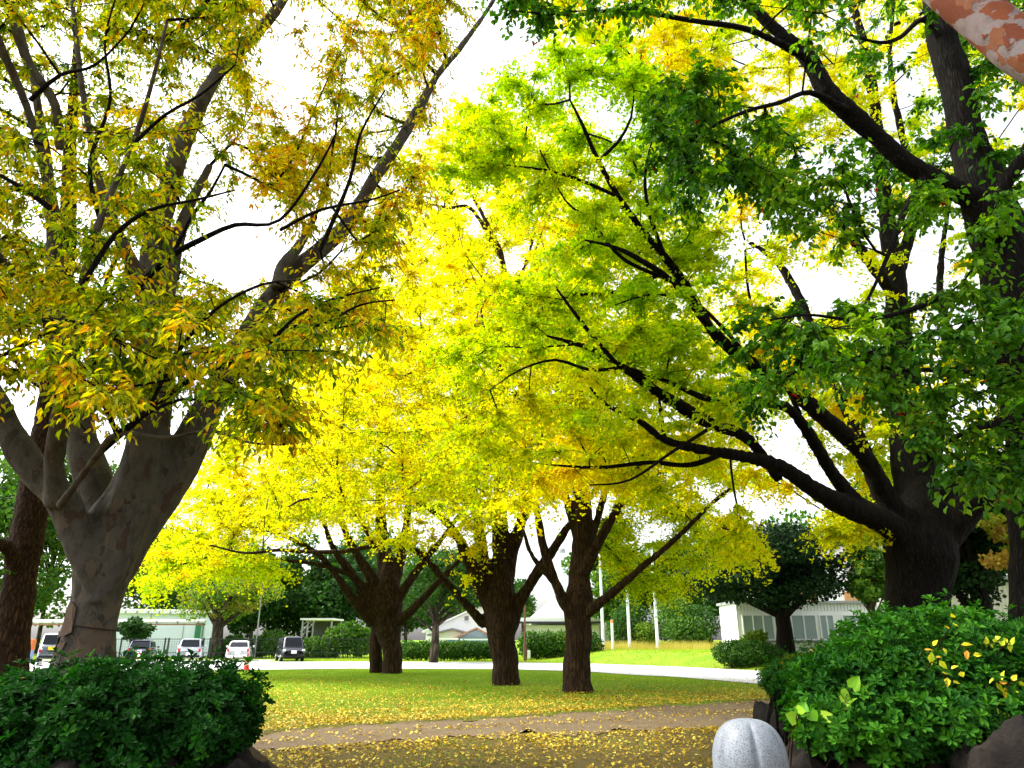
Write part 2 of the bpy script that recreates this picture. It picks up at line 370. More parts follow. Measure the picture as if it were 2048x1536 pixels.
# ------------------------------------------------------------------ leaves and twigs (vectorised)
def tmpl(kind):
    if kind == 'kite': return np.array([[0, 0, 0], [.5, .5, .06], [0, 1, 0], [-.5, .5, .06]]), np.array([[0, 1, 2, 3]])
    if kind == 'fan': return np.array([[0, 0, 0], [.55, .72, .08], [0, .92, -.05], [-.55, .72, .08]]), np.array([[0, 1, 2, 3]])
    if kind == 'fan2': return np.array([[0, 0, 0], [.62, .62, .10], [.32, .98, .03], [0, .80, -.03], [-.32, .98, .03], [-.62, .62, .10]]), np.array([[0, 1, 2, 3], [0, 3, 4, 5]])
    if kind == 'lance': return np.array([[0, 0, 0], [.5, .32, .06], [.34, .68, .02], [0, 1, -.16], [-.34, .68, .02], [-.5, .32, .06]]), np.array([[0, 1, 2, 3], [0, 3, 4, 5]])
    if kind == 'obov': return np.array([[0, 0, 0], [.26, .35, .05], [.5, .72, .05], [0, 1, -.10], [-.5, .72, .05], [-.26, .35, .05]]), np.array([[0, 1, 2, 3], [0, 3, 4, 5]])
    if kind == 'heart': return np.array([[0, 0, 0], [.28, -.12, .02], [.56, .22, .05], [.36, .66, .02], [0, 1.0, -.10], [-.36, .66, .02], [-.56, .22, .05], [-.28, -.12, .02]]), np.array([[0, 1, 2, 3, 4], [0, 4, 5, 6, 7]])
    if kind == 'blob': return np.array([[0, 0, 0], [.5, .35, .12], [.35, .85, 0], [-.1, 1, .1], [-.5, .5, -.1]]), np.array([[0, 1, 2, 3, 4]])
def leaf_geo(P, D, N, ln, wd, kind):
    T, Fc = tmpl(kind); n = len(P); D = nrm(D); Xv = nrm(np.cross(D, N)); Nn = np.cross(Xv, D)
    ln = np.broadcast_to(ln, (n,)); wd = np.broadcast_to(wd, (n,))
    V = P[:, None] + T[None, :, 0, None] * (Xv * wd[:, None])[:, None] + T[None, :, 1, None] * (D * ln[:, None])[:, None] + T[None, :, 2, None] * (Nn * ln[:, None])[:, None]
    return V.reshape(-1, 3), (Fc[None] + (np.arange(n) * len(T))[:, None, None]).reshape(-1, Fc.shape[1]), len(T)
def frusta(P0, P1, r0, r1, n=4):
    P0 = np.asarray(P0); P1 = np.asarray(P1); T = nrm(P1 - P0)
    ref = np.where(np.abs(T[:, 2:3]) < .9, np.array([[0, 0, 1.]]), np.array([[1., 0, 0]]))
    u = nrm(np.cross(T, ref)); v = np.cross(T, u); an = np.arange(n) * 2 * math.pi / n
    ring = np.cos(an)[None, :, None] * u[:, None] + np.sin(an)[None, :, None] * v[:, None]
    V = np.concatenate([P0[:, None] + ring * np.asarray(r0)[:, None, None], P1[:, None] + ring * np.asarray(r1)[:, None, None]], 1)
    k = len(P0); b = (np.arange(k) * 2 * n)[:, None]; a = np.arange(n)[None]
    Fq = np.stack([b + a, b + (a + 1) % n, b + n + (a + 1) % n, b + n + a], -1).reshape(-1, 4)
    return V.reshape(-1, 3), Fq
def smooth_path(pts, step):
    pts = np.asarray(pts, float); k = len(pts)
    out = []
    for i in range(k - 1):
        p0, p1, p2, p3 = pts[max(0, i - 1)], pts[i], pts[i + 1], pts[min(k - 1, i + 2)]
        m = max(2, int(np.linalg.norm(p2[:3] - p1[:3]) / step))
        for t in np.arange(m) / m:
            out.append(.5 * (2 * p1 + (p2 - p0) * t + (2 * p0 - 5 * p1 + 4 * p2 - p3) * t * t + (3 * p1 - p0 - 3 * p2 + p3) * t ** 3))
    out.append(pts[-1]); return np.array(out)
def inpoly(px, py, poly):
    c = np.zeros(len(px), bool); n = len(poly)
    for i in range(n):
        x1, y1 = poly[i]; x2, y2 = poly[(i + 1) % n]
        if y1 == y2: continue
        m = ((y1 > py) != (y2 > py)) & (px < (x2 - x1) * (py - y1) / (y2 - y1) + x1); c ^= m
    return c
HOLES = [(575, 120, 68, 85, .88), (470, 510, 70, 55, .95), (440, 345, 65, 75, .85), (720, 60, 110, 60, .35), (930, 130, 45, 60, .8), (960, 60, 60, 50, .8),
         (1650, 560, 95, 34, .9), (1880, 510, 75, 60, .9), (1590, 620, 60, 25, .7), (1480, 100, 30, 30, .3), (1990, 230, 70, 60, .9), (1700, 400, 80, 40, .65),
         (800, 210, 40, 35, .8), (620, 240, 60, 35, .75), (600, 450, 40, 30, .75), (1390, 965, 60, 28, .8), (1300, 1070, 28, 40, .8), (1215, 600, 30, 50, .6), (240, 940, 14, 60, .8),
         (130, 1080, 50, 30, .6), (700, 690, 25, 25, .5), (1130, 1140, 14, 60, .8), (1960, 460, 50, 80, .5), (1640, 330, 70, 40, .5), (1550, 480, 50, 50, .6)]

class Tree:
    def __init__(s, name, label, base, mat, step=.2):
        s.name, s.mat, s.step = name, mat, step; s.avoid, s.arad, s.tamp = .66, .22, .20
        s.root = thing(name, label, 'tree', base); s.base = np.array(base, float)
        s.nodes = []; s.rads = []; s.limbs = []; s.thin_mat = None; s.spr = []; s.cen = []
    def limb(s, pts, d0, d1=None, node=True, last=None):
        """pts: (px,py,width_px[,depth])"""
        d1 = d0 if d1 is None else d1; L = []; k = len(pts)
        for i, p in enumerate(pts):
            d = p[3] if len(p) > 3 else d0 + (d1 - d0) * i / (k - 1)
            L.append([*at(p[0], p[1], d), p[2] / 2 * ax(p[0], p[1], d)])
        s.limb3(L, node)
    def limb3(s, L, node=True):
        Pp = smooth_path(L, s.step)
        for q in range(len(Pp)):
            v = Vector(Pp[q, :3] * 1.1); wob = Pp[q, 3] * .22
            Pp[q, :3] += wob * np.array([mnoise.noise(v), mnoise.noise(v + Vector((9, 0, 0))), mnoise.noise(v + Vector((0, 9, 0))) * .4])
            Pp[q, 3] *= 1 + .12 * mnoise.noise(v * 2.3 + Vector((3, 3, 3)))
        s.limbs.append(Pp)
        if node: s.nodes.append(Pp[:, :3]); s.rads.append(Pp[:, 3])
    def region(s, poly, d0, d1, n, tint, tvar=.06, clear=1.0, bias=1.0):
        """n spray centres spread through the crown volume"""
        P = np.array(poly, float); x0, y0 = P.min(0); x1, y1 = P.max(0); got = []
        while sum(map(len, got)) < n:
            px = R.uniform(x0, x1, 2000); py = R.uniform(y0, y1, 2000); d = d0 + (d1 - d0) * R.random(2000) ** bias
            m = inpoly(px, py, poly)
            for hx, hy, rx, ry, pr in HOLES:
                q = ((px - hx) / (rx * 1.25)) ** 2 + ((py - hy) / (ry * 1.25)) ** 2 < 1
                m &= ~(q & (R.random(2000) < pr * clear))
            C = ats(px, py, d)
            if s.avoid and s.limbs:
                LP = np.concatenate([l[::3] for l in s.limbs if l[:, 3].max() > .022]); lx, ly = proj(LP[:, :3]); lw = np.maximum(LP[:, 3], .03) * F / (LP[:, 1] * 1.05)
                dd = (px[:, None] - lx[None]) ** 2 + (py[:, None] - ly[None]) ** 2; q = (dd < (lw[None] + s.arad / d[:, None] * F) ** 2) & (d[:, None] < LP[None, :, 1] + .4)
                m &= ~(q.any(1) & (R.random(2000) < s.avoid))
            nz = np.array([mnoise.noise(Vector(c * .55)) for c in C[m]]) if m.any() else np.zeros(0)
            C = C[m][nz > -.28 + R.normal(0, .06, len(nz))]
            got.append(C)
        C = np.concatenate(got)[:n]
        C = C[C[:, 2] > 1.9]
        t = tint + R.normal(0, tvar, len(C)) + s.tamp * np.array([mnoise.noise(Vector(c * .45)) for c in C])
        s.cen.append(C); s.spr.append(t)
    def grow(s, tip=.004, expo=.46, seg=.35, wig=.10, gravity=.12):
        C = np.concatenate(s.cen); t = np.concatenate(s.spr)
        N = [np.concatenate(s.nodes)]; nl = len(N[0]); LR = np.concatenate(s.rads)
        dmin = np.full(len(C), 1e9)
        for c0 in range(0, nl, 500): dmin = np.minimum(dmin, np.linalg.norm(C[:, None] - N[0][None, c0:c0 + 500], axis=2).min(1))
        o = np.argsort(dmin); C = C[o]; t = t[o]
        cap = nl + len(C) * 30; A = np.zeros((cap, 3)); A[:nl] = N[0]; par = np.full(cap, -1); k = nl
        pd = np.zeros_like(C); endi = np.zeros(len(C), int)
        pen = np.zeros(cap); 
        for q in range(len(C)):
            c = C[q]; dv = c - A[:k]; dist = np.linalg.norm(dv, axis=1)
            cost = dist + .35 * np.maximum(0, -dv[:, 2]) + pen[:k]
            b = int(np.argmin(cost)); p0 = A[b]; D = dist[b]; m = max(1, min(28, int(D / seg)))
            pp = p0; prev = b; side = R.normal(0, wig, 3) * D
            for h in range(1, m + 1):
                u = h / m; pnt = p0 + (c - p0) * u + side * math.sin(math.pi * u) + np.array([0, 0, gravity * D]) * math.sin(math.pi * u)
                if h < m: pnt = pnt + R.normal(0, .025, 3) * min(1, D)
                A[k] = pnt; par[k] = prev; prev = k; pen[k] = .05; k += 1
            pd[q] = nrm(A[prev] - A[par[prev]]) if par[prev] >= 0 else np.array([0, 0, 1.]); endi[q] = prev
        A = A[:k]; par = par[:k]; cnt = np.zeros(k); cnt[endi] += 1
        for q in range(k - 1, nl - 1, -1):
            if par[q] >= nl: cnt[par[q]] += cnt[q]
        r = tip * np.maximum(cnt, 1) ** expo
        nch = np.zeros(k, int); ch = np.zeros(k, int); ii = np.arange(nl, k); np.add.at(nch, par[ii], 1); ch[par[ii]] = ii
        for _ in range(5):
            q = np.where((nch == 1) & (np.arange(k) >= nl))[0]; A[q] = .5 * A[q] + .25 * (A[par[q]] + A[ch[q]])
            q = np.where((nch > 1) & (np.arange(k) >= nl))[0]; A[q] = .8 * A[q] + .2 * A[par[q]]
        C = A[endi]
        idx = np.arange(nl, k); pr_ = np.where(par[idx] < nl, r[idx] * 1.15, r[np.maximum(par[idx], 0)])
        s.tw = (A[par[idx]], A[idx], np.minimum(pr_, r[idx] * 1.5), r[idx])
        s.C, s.T, s.D = C, t, pd
        return s
    def leaves(s, mat, m=8, n=12, S_=.6, ln=.08, wd=.03, kind='lance', droop=.5, hang=.5, flat=.5, tv=.13, twigs=True, red=0, both=.5, back=.35, dj=.28):
        K = len(s.C); D0 = np.repeat(s.D, m, 0); C0 = np.repeat(s.C, m, 0)
        d = R.normal(0, 1, (K * m, 3)); d[:, 2] *= flat; d = nrm(nrm(d) * 1.0 + D0 * back)
        L = S_ * R.uniform(.45, 1.1, K * m); o = C0 - d * (L * .15)[:, None]
        u = (np.arange(n) + .6) / n
        def pos(u_):
            return o[:, None] + d[:, None] * (L[:, None] * u_)[..., None] + np.array([0, 0, -1.])[None, None] * (droop * L[:, None] * u_ ** 2)[..., None]
        U = np.clip(u[None] + R.normal(0, .03, (K * m, n)), 0, 1.05)
        P = pos(U).reshape(-1, 3) + R.normal(0, .22 * ln if dj < .5 else .5 * ln, (K * m * n, 3))
        tdir = np.repeat(nrm(d + np.array([0, 0, -droop])), n, 0)
        up = np.array([0, 0, 1.]); sd_ = nrm(np.cross(tdir, up) + 1e-6); sg = np.tile(np.where(np.arange(n) % 2, 1., -1.), K * m)[:, None]
        ld = nrm(tdir * .7 + sd_ * sg * 1.0 + R.normal(0, dj, P.shape) - up * hang)
        nm = nrm(up[None] + R.normal(0, both, P.shape))
        sz = R.uniform(.7, 1.15, len(P))
        V, Fc, tk = leaf_geo(P, ld, nm, ln * sz, wd * sz, kind)
        t = np.repeat(s.T, m * n) + np.repeat(R.normal(0, tv * .6, K * m), n) + R.normal(0, tv, K * m * n)
        t = np.clip(t, 0, .97)
        if red: t = np.where(R.random(len(t)) < red, 1.0, t)
        s.crown = link('crown', mesh_np('crown', V - s.base, [Fc], mat, False, np.repeat(t, tk)), s.root)
        if twigs:
            us = np.array([0, .35, .7, 1.0]); Q = pos(np.broadcast_to(us, (K * m, 4)))
            rr = np.array([.0035, .0028, .002, .001]) * (twigs if twigs is not True else 1)
            s.tw2 = (Q[:, :-1].reshape(-1, 3), Q[:, 1:].reshape(-1, 3), np.tile(rr[:-1], K * m), np.tile(rr[1:], K * m))
        return s
    def wood(s, voxel=.05, disp=.02, dsc=(7, 7, 1.0), sides=10):
        thick = MB(); thin = MB(); extra = MB()
        for L in s.limbs:
            if L[:, 3].max() > voxel * 1.8 and not (s.thin_mat and L[:, 3].max() < .05):
                k = np.where(L[:, 3] > voxel * 1.3)[0]; k = k[-1] + 1 if len(k) else 0
                if k >= 2: thick.tube(L[:k, :3], L[:k, 3], 14)
                if k < len(L) - 1: thin.tube(L[max(0, k - 2):, :3], L[max(0, k - 2):, 3], 8)
            elif s.thin_mat and L[:, 3].max() < .05: extra.tube(L[:, :3] - s.base, L[:, 3] * 1.1, 7)
            else: thin.tube(L[:, :3], L[:, 3], 7)
        Vs, Fs = [], {}
        def put(V, fl):
            n0 = sum(map(len, Vs)); Vs.append(V)
            for f in fl: Fs.setdefault(f.shape[1], []).append(f + n0)
        if thick.n:
            tmp = thick.build('tmp', None); md = tmp.modifiers.new('r', 'REMESH'); md.mode = 'VOXEL'; md.voxel_size = voxel
            m2 = tmp.modifiers.new('s', 'SMOOTH'); m2.iterations = 5; m2.factor = .5
            dg = bpy.context.evaluated_depsgraph_get(); ev = tmp.evaluated_get(dg); me = bpy.data.meshes.new_from_object(ev)
            V = np.zeros(len(me.vertices) * 3, np.float32); me.vertices.foreach_get('co', V); V = V.reshape(-1, 3).astype(float)
            Nn = np.zeros(len(V) * 3, np.float32); me.vertices.foreach_get('normal', Nn); Nn = Nn.reshape(-1, 3)
            tot = np.zeros(len(me.polygons), np.int32); me.polygons.foreach_get('loop_total', tot)
            lv = np.zeros(len(me.loops), np.int32); me.loops.foreach_get('vertex_index', lv); st = np.concatenate([[0], np.cumsum(tot)[:-1]])
            fl = []
            for k in (3, 4):
                q = st[tot == k]
                if len(q): fl.append(lv[q[:, None] + np.arange(k)[None]])
            if disp:
                h = np.array([abs(mnoise.noise(Vector((v[0] * dsc[0], v[1] * dsc[1], v[2] * dsc[2])))) for v in V]) + .5 * np.array([mnoise.noise(Vector((v[0] * dsc[0] * 2.3, v[1] * dsc[1] * 2.3, v[2] * dsc[2] * 2.5))) for v in V])
                V = V - Nn * (h * disp)[:, None] + Nn * disp * .25
            put(V, fl); bpy.data.objects.remove(tmp); bpy.data.meshes.remove(me)
        if thin.n: put(np.concatenate(thin.V), [np.concatenate(v) for v in thin.f.values()])
        me = mesh_np('trunk', np.concatenate(Vs) - s.base, [np.concatenate(v) for v in Fs.values()], s.mat, True)
        s.trunk = link('trunk', me, s.root)
        seg = [x for x in (getattr(s, 'tw', None),) if x is not None]; V = []; Fq = []; n0 = 0
        if seg:
            v, f = frusta(*seg[0], 5); V.append(v); Fq.append(f); n0 = len(v)
        if getattr(s, 'tw2', None) is not None:
            v, f = frusta(*s.tw2, 3); V.append(v); Fq.append(f + n0)
        if extra.n: extra.build('branches', s.thin_mat, s.root, True)
        if V: link('twigs', mesh_np('twigs', np.concatenate(V) - s.base, [np.concatenate(Fq)], s.thin_mat or s.mat, True), s.root)
        return s

# ================================================================== THE TREES
# --- near left tree: grey flaking bark, olive and orange leaves
Z = Tree('zelkova_tree', 'big tree with smooth grey flaking bark and olive to orange leaves, behind the left bush', (*gp(172, 1588)[:2], 0), BARK_Z, .12)
Z.limb([(163, 1620, 180), (164, 1500, 150), (165, 1400, 130), (169, 1320, 114), (180, 1260, 94), (192, 1200, 94), (202, 1150, 104), (210, 1090, 112), (218, 1040, 90), (232, 990, 50), (242, 940, 18)], 9)
Z.limb([(198, 1220, 36), (222, 1155, 66), (260, 1080, 78), (318, 1000, 76), (378, 900, 70), (428, 800, 56), (478, 700, 46), (525, 620, 42), (575, 555, 36), (640, 500, 34), (700, 440, 30), (748, 360, 26), (795, 290, 24), (835, 220, 20), (875, 150, 15), (925, 90, 12), (975, 20, 9), (1020, -60, 6)], 9, 10.5)
Z.limb([(555, 580, 34), (565, 535, 26), (600, 490, 20), (630, 430, 14)], 9.3, 9.6)
Z.limb([(194, 1210, 40), (218, 1140, 76), (252, 1050, 86), (280, 950, 84), (300, 850, 74), (308, 740, 70), (306, 620, 60), (304, 520, 52), (330, 400, 44), (355, 310, 38), (395, 220, 32), (440, 140, 26), (510, 70, 24), (560, 10, 20), (610, -80, 12)], 8.8, 9.8)
Z.limb([(300, 700, 40), (325, 620, 40), (335, 560, 34), (370, 430, 22), (420, 330, 14)], 8.8, 10)
Z.limb([(305, 640, 36), (270, 540, 32), (240, 480, 26), (215, 410, 20), (190, 330, 16), (168, 200, 14), (150, 60, 10), (140, -60, 7)], 8.9, 8.2)
Z.limb([(198, 1200, 36), (204, 1120, 62), (196, 1030, 66), (182, 950, 70), (165, 880, 62), (145, 800, 56), (120, 700, 46), (108, 600, 36), (108, 480, 30), (100, 380, 24), (80, 240, 18), (60, 130, 14), (30, 20, 12), (10, -60, 8)], 9.3, 10.5)
Z.limb([(192, 1190, 34), (184, 1140, 52), (158, 1085, 58), (125, 1000, 60), (70, 940, 56), (30, 880, 52), (-10, 800, 46), (-60, 700, 40), (-110, 560, 30), (-160, 350, 20)], 8.8, 8.2)
Z.limb([(118, 1010, 50), (108, 930, 40), (118, 850, 38), (135, 770, 30), (150, 690, 24), (158, 600, 18), (200, 440, 14), (265, 290, 10), (300, 180, 8), (335, 40, 5)], 8.5, 6.2)
Z.limb([(120, 1012, 20), (150, 970, 16), (195, 910, 14), (235, 868, 12), (330, 875, 8), (420, 862, 7), (500, 885, 5), (570, 890, 3)], 8.3, 6.4)
Z.limb([(235, 868, 10), (205, 800, 9), (190, 740, 8), (185, 690, 5)], 7.7, 7.0)
Z.limb([(200, 905, 12), (310, 812, 10), (390, 755, 10), (470, 722, 8), (530, 695, 7), (590, 635, 6), (660, 600, 4), (760, 575, 3)], 7.9, 6.2)
Z.limb([(160, 690, 16), (220, 625, 13), (290, 560, 13), (345, 510, 12), (400, 480, 10), (470, 450, 8), (560, 440, 6), (640, 330, 5), (670, 270, 3)], 7.2, 6.2)
Z.limb([(345, 512, 8), (385, 430, 7), (420, 385, 5), (450, 330, 4)], 7.0, 6.8)
Z.limb([(-20, 500, 20), (30, 545, 18), (70, 600, 18), (110, 690, 20), (125, 780, 20)][::-1], 8.6, 7.2)
Z.limb([(-30, 10, 20), (0, 90, 18), (40, 180, 16), (75, 280, 18), (105, 420, 20)][::-1], 9.4, 8.0)
Z.limb([(10, -20, 24), (35, 60, 22), (60, 130, 20), (110, 210, 18), (120, 300, 18)][::-1], 9.6, 8.6)
for q in [
 [(40, 660, 9), (90, 640, 8), (170, 650, 6), (260, 700, 4), (340, 760, 3)], [(230, 868, 8), (290, 830, 7), (360, 800, 6), (450, 800, 4), (560, 760, 3)],
 [(300, 812, 7), (360, 700, 7), (430, 620, 6), (520, 570, 5), (600, 560, 3)], [(170, 560, 11), (230, 470, 9), (300, 420, 7), (390, 400, 5), (470, 380, 3)],
 [(200, 440, 9), (180, 330, 8), (220, 200, 6), (210, 80, 4), (240, -30, 3)], [(265, 290, 8), (330, 230, 6), (400, 190, 5), (470, 130, 3)],
 [(480, 740, 9), (560, 660, 7), (640, 650, 6), (720, 610, 4), (790, 600, 3)], [(640, 500, 9), (700, 360, 7), (720, 270, 5), (770, 180, 3)],
 [(560, 460, 7), (640, 420, 6), (740, 400, 4), (800, 380, 3)],
 [(20, 700, 9), (60, 760, 7), (120, 800, 5), (170, 860, 3)], [(105, 420, 12), (50, 380, 9), (0, 350, 7), (-60, 300, 5)], [(60, 200, 9), (120, 150, 7), (190, 130, 5), (260, 60, 3)]]:
    dd = R.uniform(6.2, 7.4); Z.limb(q, dd, dd - R.uniform(0, .9))
Z.region([(-260, 560), (350, 600), (480, 660), (560, 600), (780, 600), (790, 660), (560, 750), (620, 830), (520, 850), (330, 820), (210, 820), (0, 770), (-260, 760)], 5.2, 9, 230, .50, .12)
Z.region([(-420, -300), (560, -300), (520, 60), (470, 200), (500, 330), (430, 430), (560, 560), (440, 660), (-420, 660)], 5.8, 12.5, 1750, .48, .12)
Z.region([(560, -260), (1000, -260), (930, 60), (870, 200), (850, 380), (780, 520), (720, 620), (560, 700), (520, 600), (600, 480), (500, 330), (480, 200)], 7.5, 12.0, 600, .60, .09)
Z.region([(-500, 200), (-100, 200), (-60, 900), (-500, 900)], 5.8, 12.5, 90, .5, .10)
Z.grow(.0052, .48, .28, .09, .10)
Z.leaves(ZELK, m=8, n=12, S_=.50, ln=.088, wd=.034, kind='lance', droop=.35, hang=.75, flat=.45, tv=.19, both=.6)
Z.thin_mat = BARK_D; Z.wood(.03, .012, (5, 5, 3))
# wire tied round the trunk
c0 = at(182, 1255, 9); rw = 52 * ax(182, 1255, 9)
an = np.linspace(0, 2 * math.pi, 40)
wb = MB(); wb.tube(np.stack([c0[0] + .03 + rw * np.cos(an), 9 + rw * np.sin(an), c0[2] + .01 - .045 * np.cos(an)], -1) - Z.base, .007, 6); wb.build('wire', RUBBER, Z.root)
# peeling bark plates
pl = MB()
for k in range(80):
    py = R.uniform(1090, 1335); th = R.uniform(-2.9, -.2); c = at(165 + (1330 - py) * .21, py, 9); r_ = ax(178, py, 9) * (47 + max(0, 1250 - py) * .12 + max(0, py - 1265) * .16)
    if py < 1235 or (py < 1285 and R.random() < .5): continue
    a_ = R.uniform(.03, .09); b_ = a_ * R.uniform(1.2, 2.6); n_ = 11; q = np.arange(n_) * 2 * math.pi / n_
    rr = 1 + R.normal(0, .22, n_); dx = a_ * rr * np.cos(q); dz = b_ * rr * np.sin(q); lift = .012 + .03 * np.clip(-dz / b_, 0, 1) * R.random()
    ang = th + dx / r_; P = np.stack([c[0] + (r_ + lift) * np.cos(ang), 9 + (r_ + lift) * np.sin(ang), c[2] + dz], -1) - Z.base
    P2 = P.copy(); P2[:, 0] -= .010 * np.cos(ang); P2[:, 1] -= .010 * np.sin(ang)
    pl.add(np.concatenate([P, P2]), [list(range(n_)), list(range(n_, 2 * n_))[::-1]], [[i, (i + 1) % n_, n_ + (i + 1) % n_, n_ + i] for i in range(n_)])
PLATEM = M_simple('peeling_bark', (.12, .085, .06), .85, .15, var=.35, vs_=7, bump=.5)
pl.build('bark_flakes', PLATEM, Z.root)

# --- rough brown trunk at the far left
B = Tree('rough_bark_tree', 'slim tree with rough brown bark at the far left edge, behind the grey-barked tree', (*gp(5, 1400, 0)[:2] * 0 + np.array([at(5, 1400, 12)[0], 12]), 0), BARK_B, .15)
B.limb([(0, 1500, 84), (5, 1430, 74), (18, 1340, 64), (38, 1180, 62), (58, 1060, 60), (72, 960, 56), (90, 860, 52), (110, 740, 46), (126, 600, 40), (136, 450, 32), (140, 300, 24), (150, 150, 16), (160, 0, 10)], 12, 12.6)
B.limb([(38, 1140, 30), (10, 1090, 26), (-30, 1085, 22), (-90, 1040, 16)], 12, 11)
B.limb([(110, 740, 20), (190, 620, 14), (240, 500, 8), (300, 420, 5)], 12.3, 13)
B.region([(-150, 250), (420, 380), (420, 560), (250, 640), (-150, 700)], 11.5, 14, 120, .35)
B.region([(-260, 1000), (-20, 1000), (-20, 1200), (-260, 1200)], 11, 13, 14, .3)
B.grow(.004); B.leaves(BROAD, m=8, n=12, S_=.6, ln=.085, wd=.045, kind='kite', droop=.3, hang=.4, twigs=False); B.wood(.035, .022, (9, 9, 5))

# --- three ginkgos in the middle
G1 = Tree('ginkgo_tree', 'farthest of the middle ginkgos, two fused dark trunks beside the road, yellow crown', (at(768, 1348, 38)[0], 38, 0), BARK_G, .3)
G1.limb([(752, 1352, 30), (752, 1320, 26), (752, 1270, 28), (768, 1230, 34), (772, 1200, 14)], 38.6)
G1.limb([(785, 1354, 46), (784, 1335, 40), (783, 1290, 40), (776, 1250, 56), (772, 1215, 66), (776, 1180, 50), (778, 1140, 30), (778, 1100, 10)], 38)
G1.limb([(758, 1255, 26), (728, 1225, 22), (700, 1190, 18), (672, 1150, 14), (640, 1112, 12), (600, 1086, 9), (540, 1062, 6), (480, 1052, 4)], 38, 35)
G1.limb([(765, 1240, 30), (735, 1195, 24), (705, 1150, 18), (675, 1110, 14), (655, 1070, 10), (640, 1000, 7)], 38, 36)
G1.limb([(770, 1220, 28), (745, 1160, 24), (715, 1110, 17), (690, 1060, 13), (670, 980, 9), (660, 880, 6)], 38, 37)
G1.limb([(774, 1200, 34), (768, 1120, 30), (762, 1040, 24), (760, 950, 18), (760, 850, 13), (755, 740, 8), (750, 600, 4)], 38.5, 39)
G1.limb([(780, 1200, 26), (798, 1130, 22), (812, 1060, 17), (822, 960, 12), (835, 860, 8)], 38, 39)
G1.limb([(785, 1215, 24), (818, 1165, 19), (850, 1120, 15), (890, 1070, 11), (930, 1010, 7)], 38, 36)
G1.limb([(785, 1250, 24), (820, 1225, 18), (852, 1190, 15), (885, 1155, 12), (930, 1110, 8), (980, 1060, 5)], 37.8, 35)
G1.limb([(700, 1150, 10), (640, 1130, 8), (560, 1120, 6), (450, 1110, 4), (360, 1130, 3)], 37, 34)
G1.region([(300, 1130), (330, 1000), (420, 900), (480, 800), (560, 740), (700, 720), (900, 740), (980, 900), (930, 1010), (700, 1030), (560, 1050), (430, 1140), (350, 1150), (270, 1150)], 31, 45, 600, .66, .08)
G1.region([(500, 780), (560, 620), (700, 560), (860, 600), (920, 760)], 34, 44, 160, .66)
G1.region([(300, 1080), (560, 1100), (600, 1180), (540, 1150), (350, 1160), (290, 1190)], 32, 36, 40, .45)
G1.grow(.009, .46, .7, .07, .06); G1.leaves(GINKGO, m=12, n=20, S_=1.5, ln=.12, wd=.13, kind='fan', droop=.35, hang=.1, flat=.32, tv=.09, twigs=3, both=.8, dj=.8); G1.wood(.08, .05, (3.5, 3.5, .7))

G2 = Tree('ginkgo_tree', 'middle ginkgo of the three on the lawn, thick trunk splitting into many upright limbs', (at(1012, 1370, 29)[0], 29, 0), BARK_G, .25)
G2.limb([(1014, 1378, 66), (1013, 1360, 58), (1007, 1310, 53), (1001, 1260, 60), (998, 1215, 74), (997, 1180, 66), (997, 1140, 44), (998, 1100, 16)], 29)
G2.limb([(968, 1250, 22), (945, 1222, 18), (915, 1188, 16), (885, 1158, 15), (850, 1118, 14), (810, 1088, 12), (760, 1090, 11), (690, 1102, 10), (620, 1104, 8), (560, 1100, 7), (490, 1106, 5), (420, 1090, 3)], 29, 25)
G2.limb([(985, 1215, 40), (958, 1165, 32), (938, 1120, 26), (915, 1075, 20), (885, 1035, 15), (845, 1010, 10), (790, 990, 6)], 29, 26.5)
G2.limb([(988, 1195, 36), (970, 1130, 28), (958, 1060, 22), (945, 960, 16), (930, 840, 11), (905, 700, 7)], 29, 28.5)
G2.limb([(998, 1190, 48), (1005, 1120, 40), (1000, 1040, 32), (1000, 940, 26), (1002, 800, 20), (1010, 640, 16), (1004, 520, 12), (965, 430, 9), (930, 370, 6), (905, 340, 3)], 29.3, 30)
G2.limb([(1004, 520, 9), (945, 420, 8), (900, 416, 6), (862, 408, 4)], 30, 28.5)
G2.limb([(1004, 1190, 36), (1022, 1110, 30), (1045, 1040, 22), (1075, 960, 16), (1100, 850, 11), (1130, 700, 7)], 29, 30.5)
G2.limb([(1020, 1255, 30), (1038, 1205, 26), (1062, 1165, 22), (1095, 1115, 20), (1125, 1070, 17), (1155, 1030, 13), (1195, 970, 9), (1240, 900, 5)], 29, 27.5)
G2.limb([(1012, 640, 12), (1040, 560, 9), (1065, 480, 7), (1080, 400, 4)], 30, 31)
G2.region([(480, 1040), (560, 860), (640, 720), (700, 560), (740, 430), (820, 300), (950, 230), (1150, 220), (1250, 400), (1260, 700), (1250, 920), (1150, 970), (960, 990), (850, 1010), (700, 1030), (560, 1060)], 22, 36, 1100, .68, .08, bias=.8)
G2.region([(700, 1040), (980, 1040), (960, 1130), (900, 1190), (860, 1120), (760, 1110)], 25, 28, 18, .70)
G2.grow(.008, .46, .6, .07, .06); G2.leaves(GINKGO, m=12, n=20, S_=1.25, ln=.095, wd=.105, kind='fan', droop=.35, hang=.1, flat=.32, tv=.09, twigs=2.5, both=.8, dj=.8); G2.wood(.06, .045, (4.5, 4.5, .8))

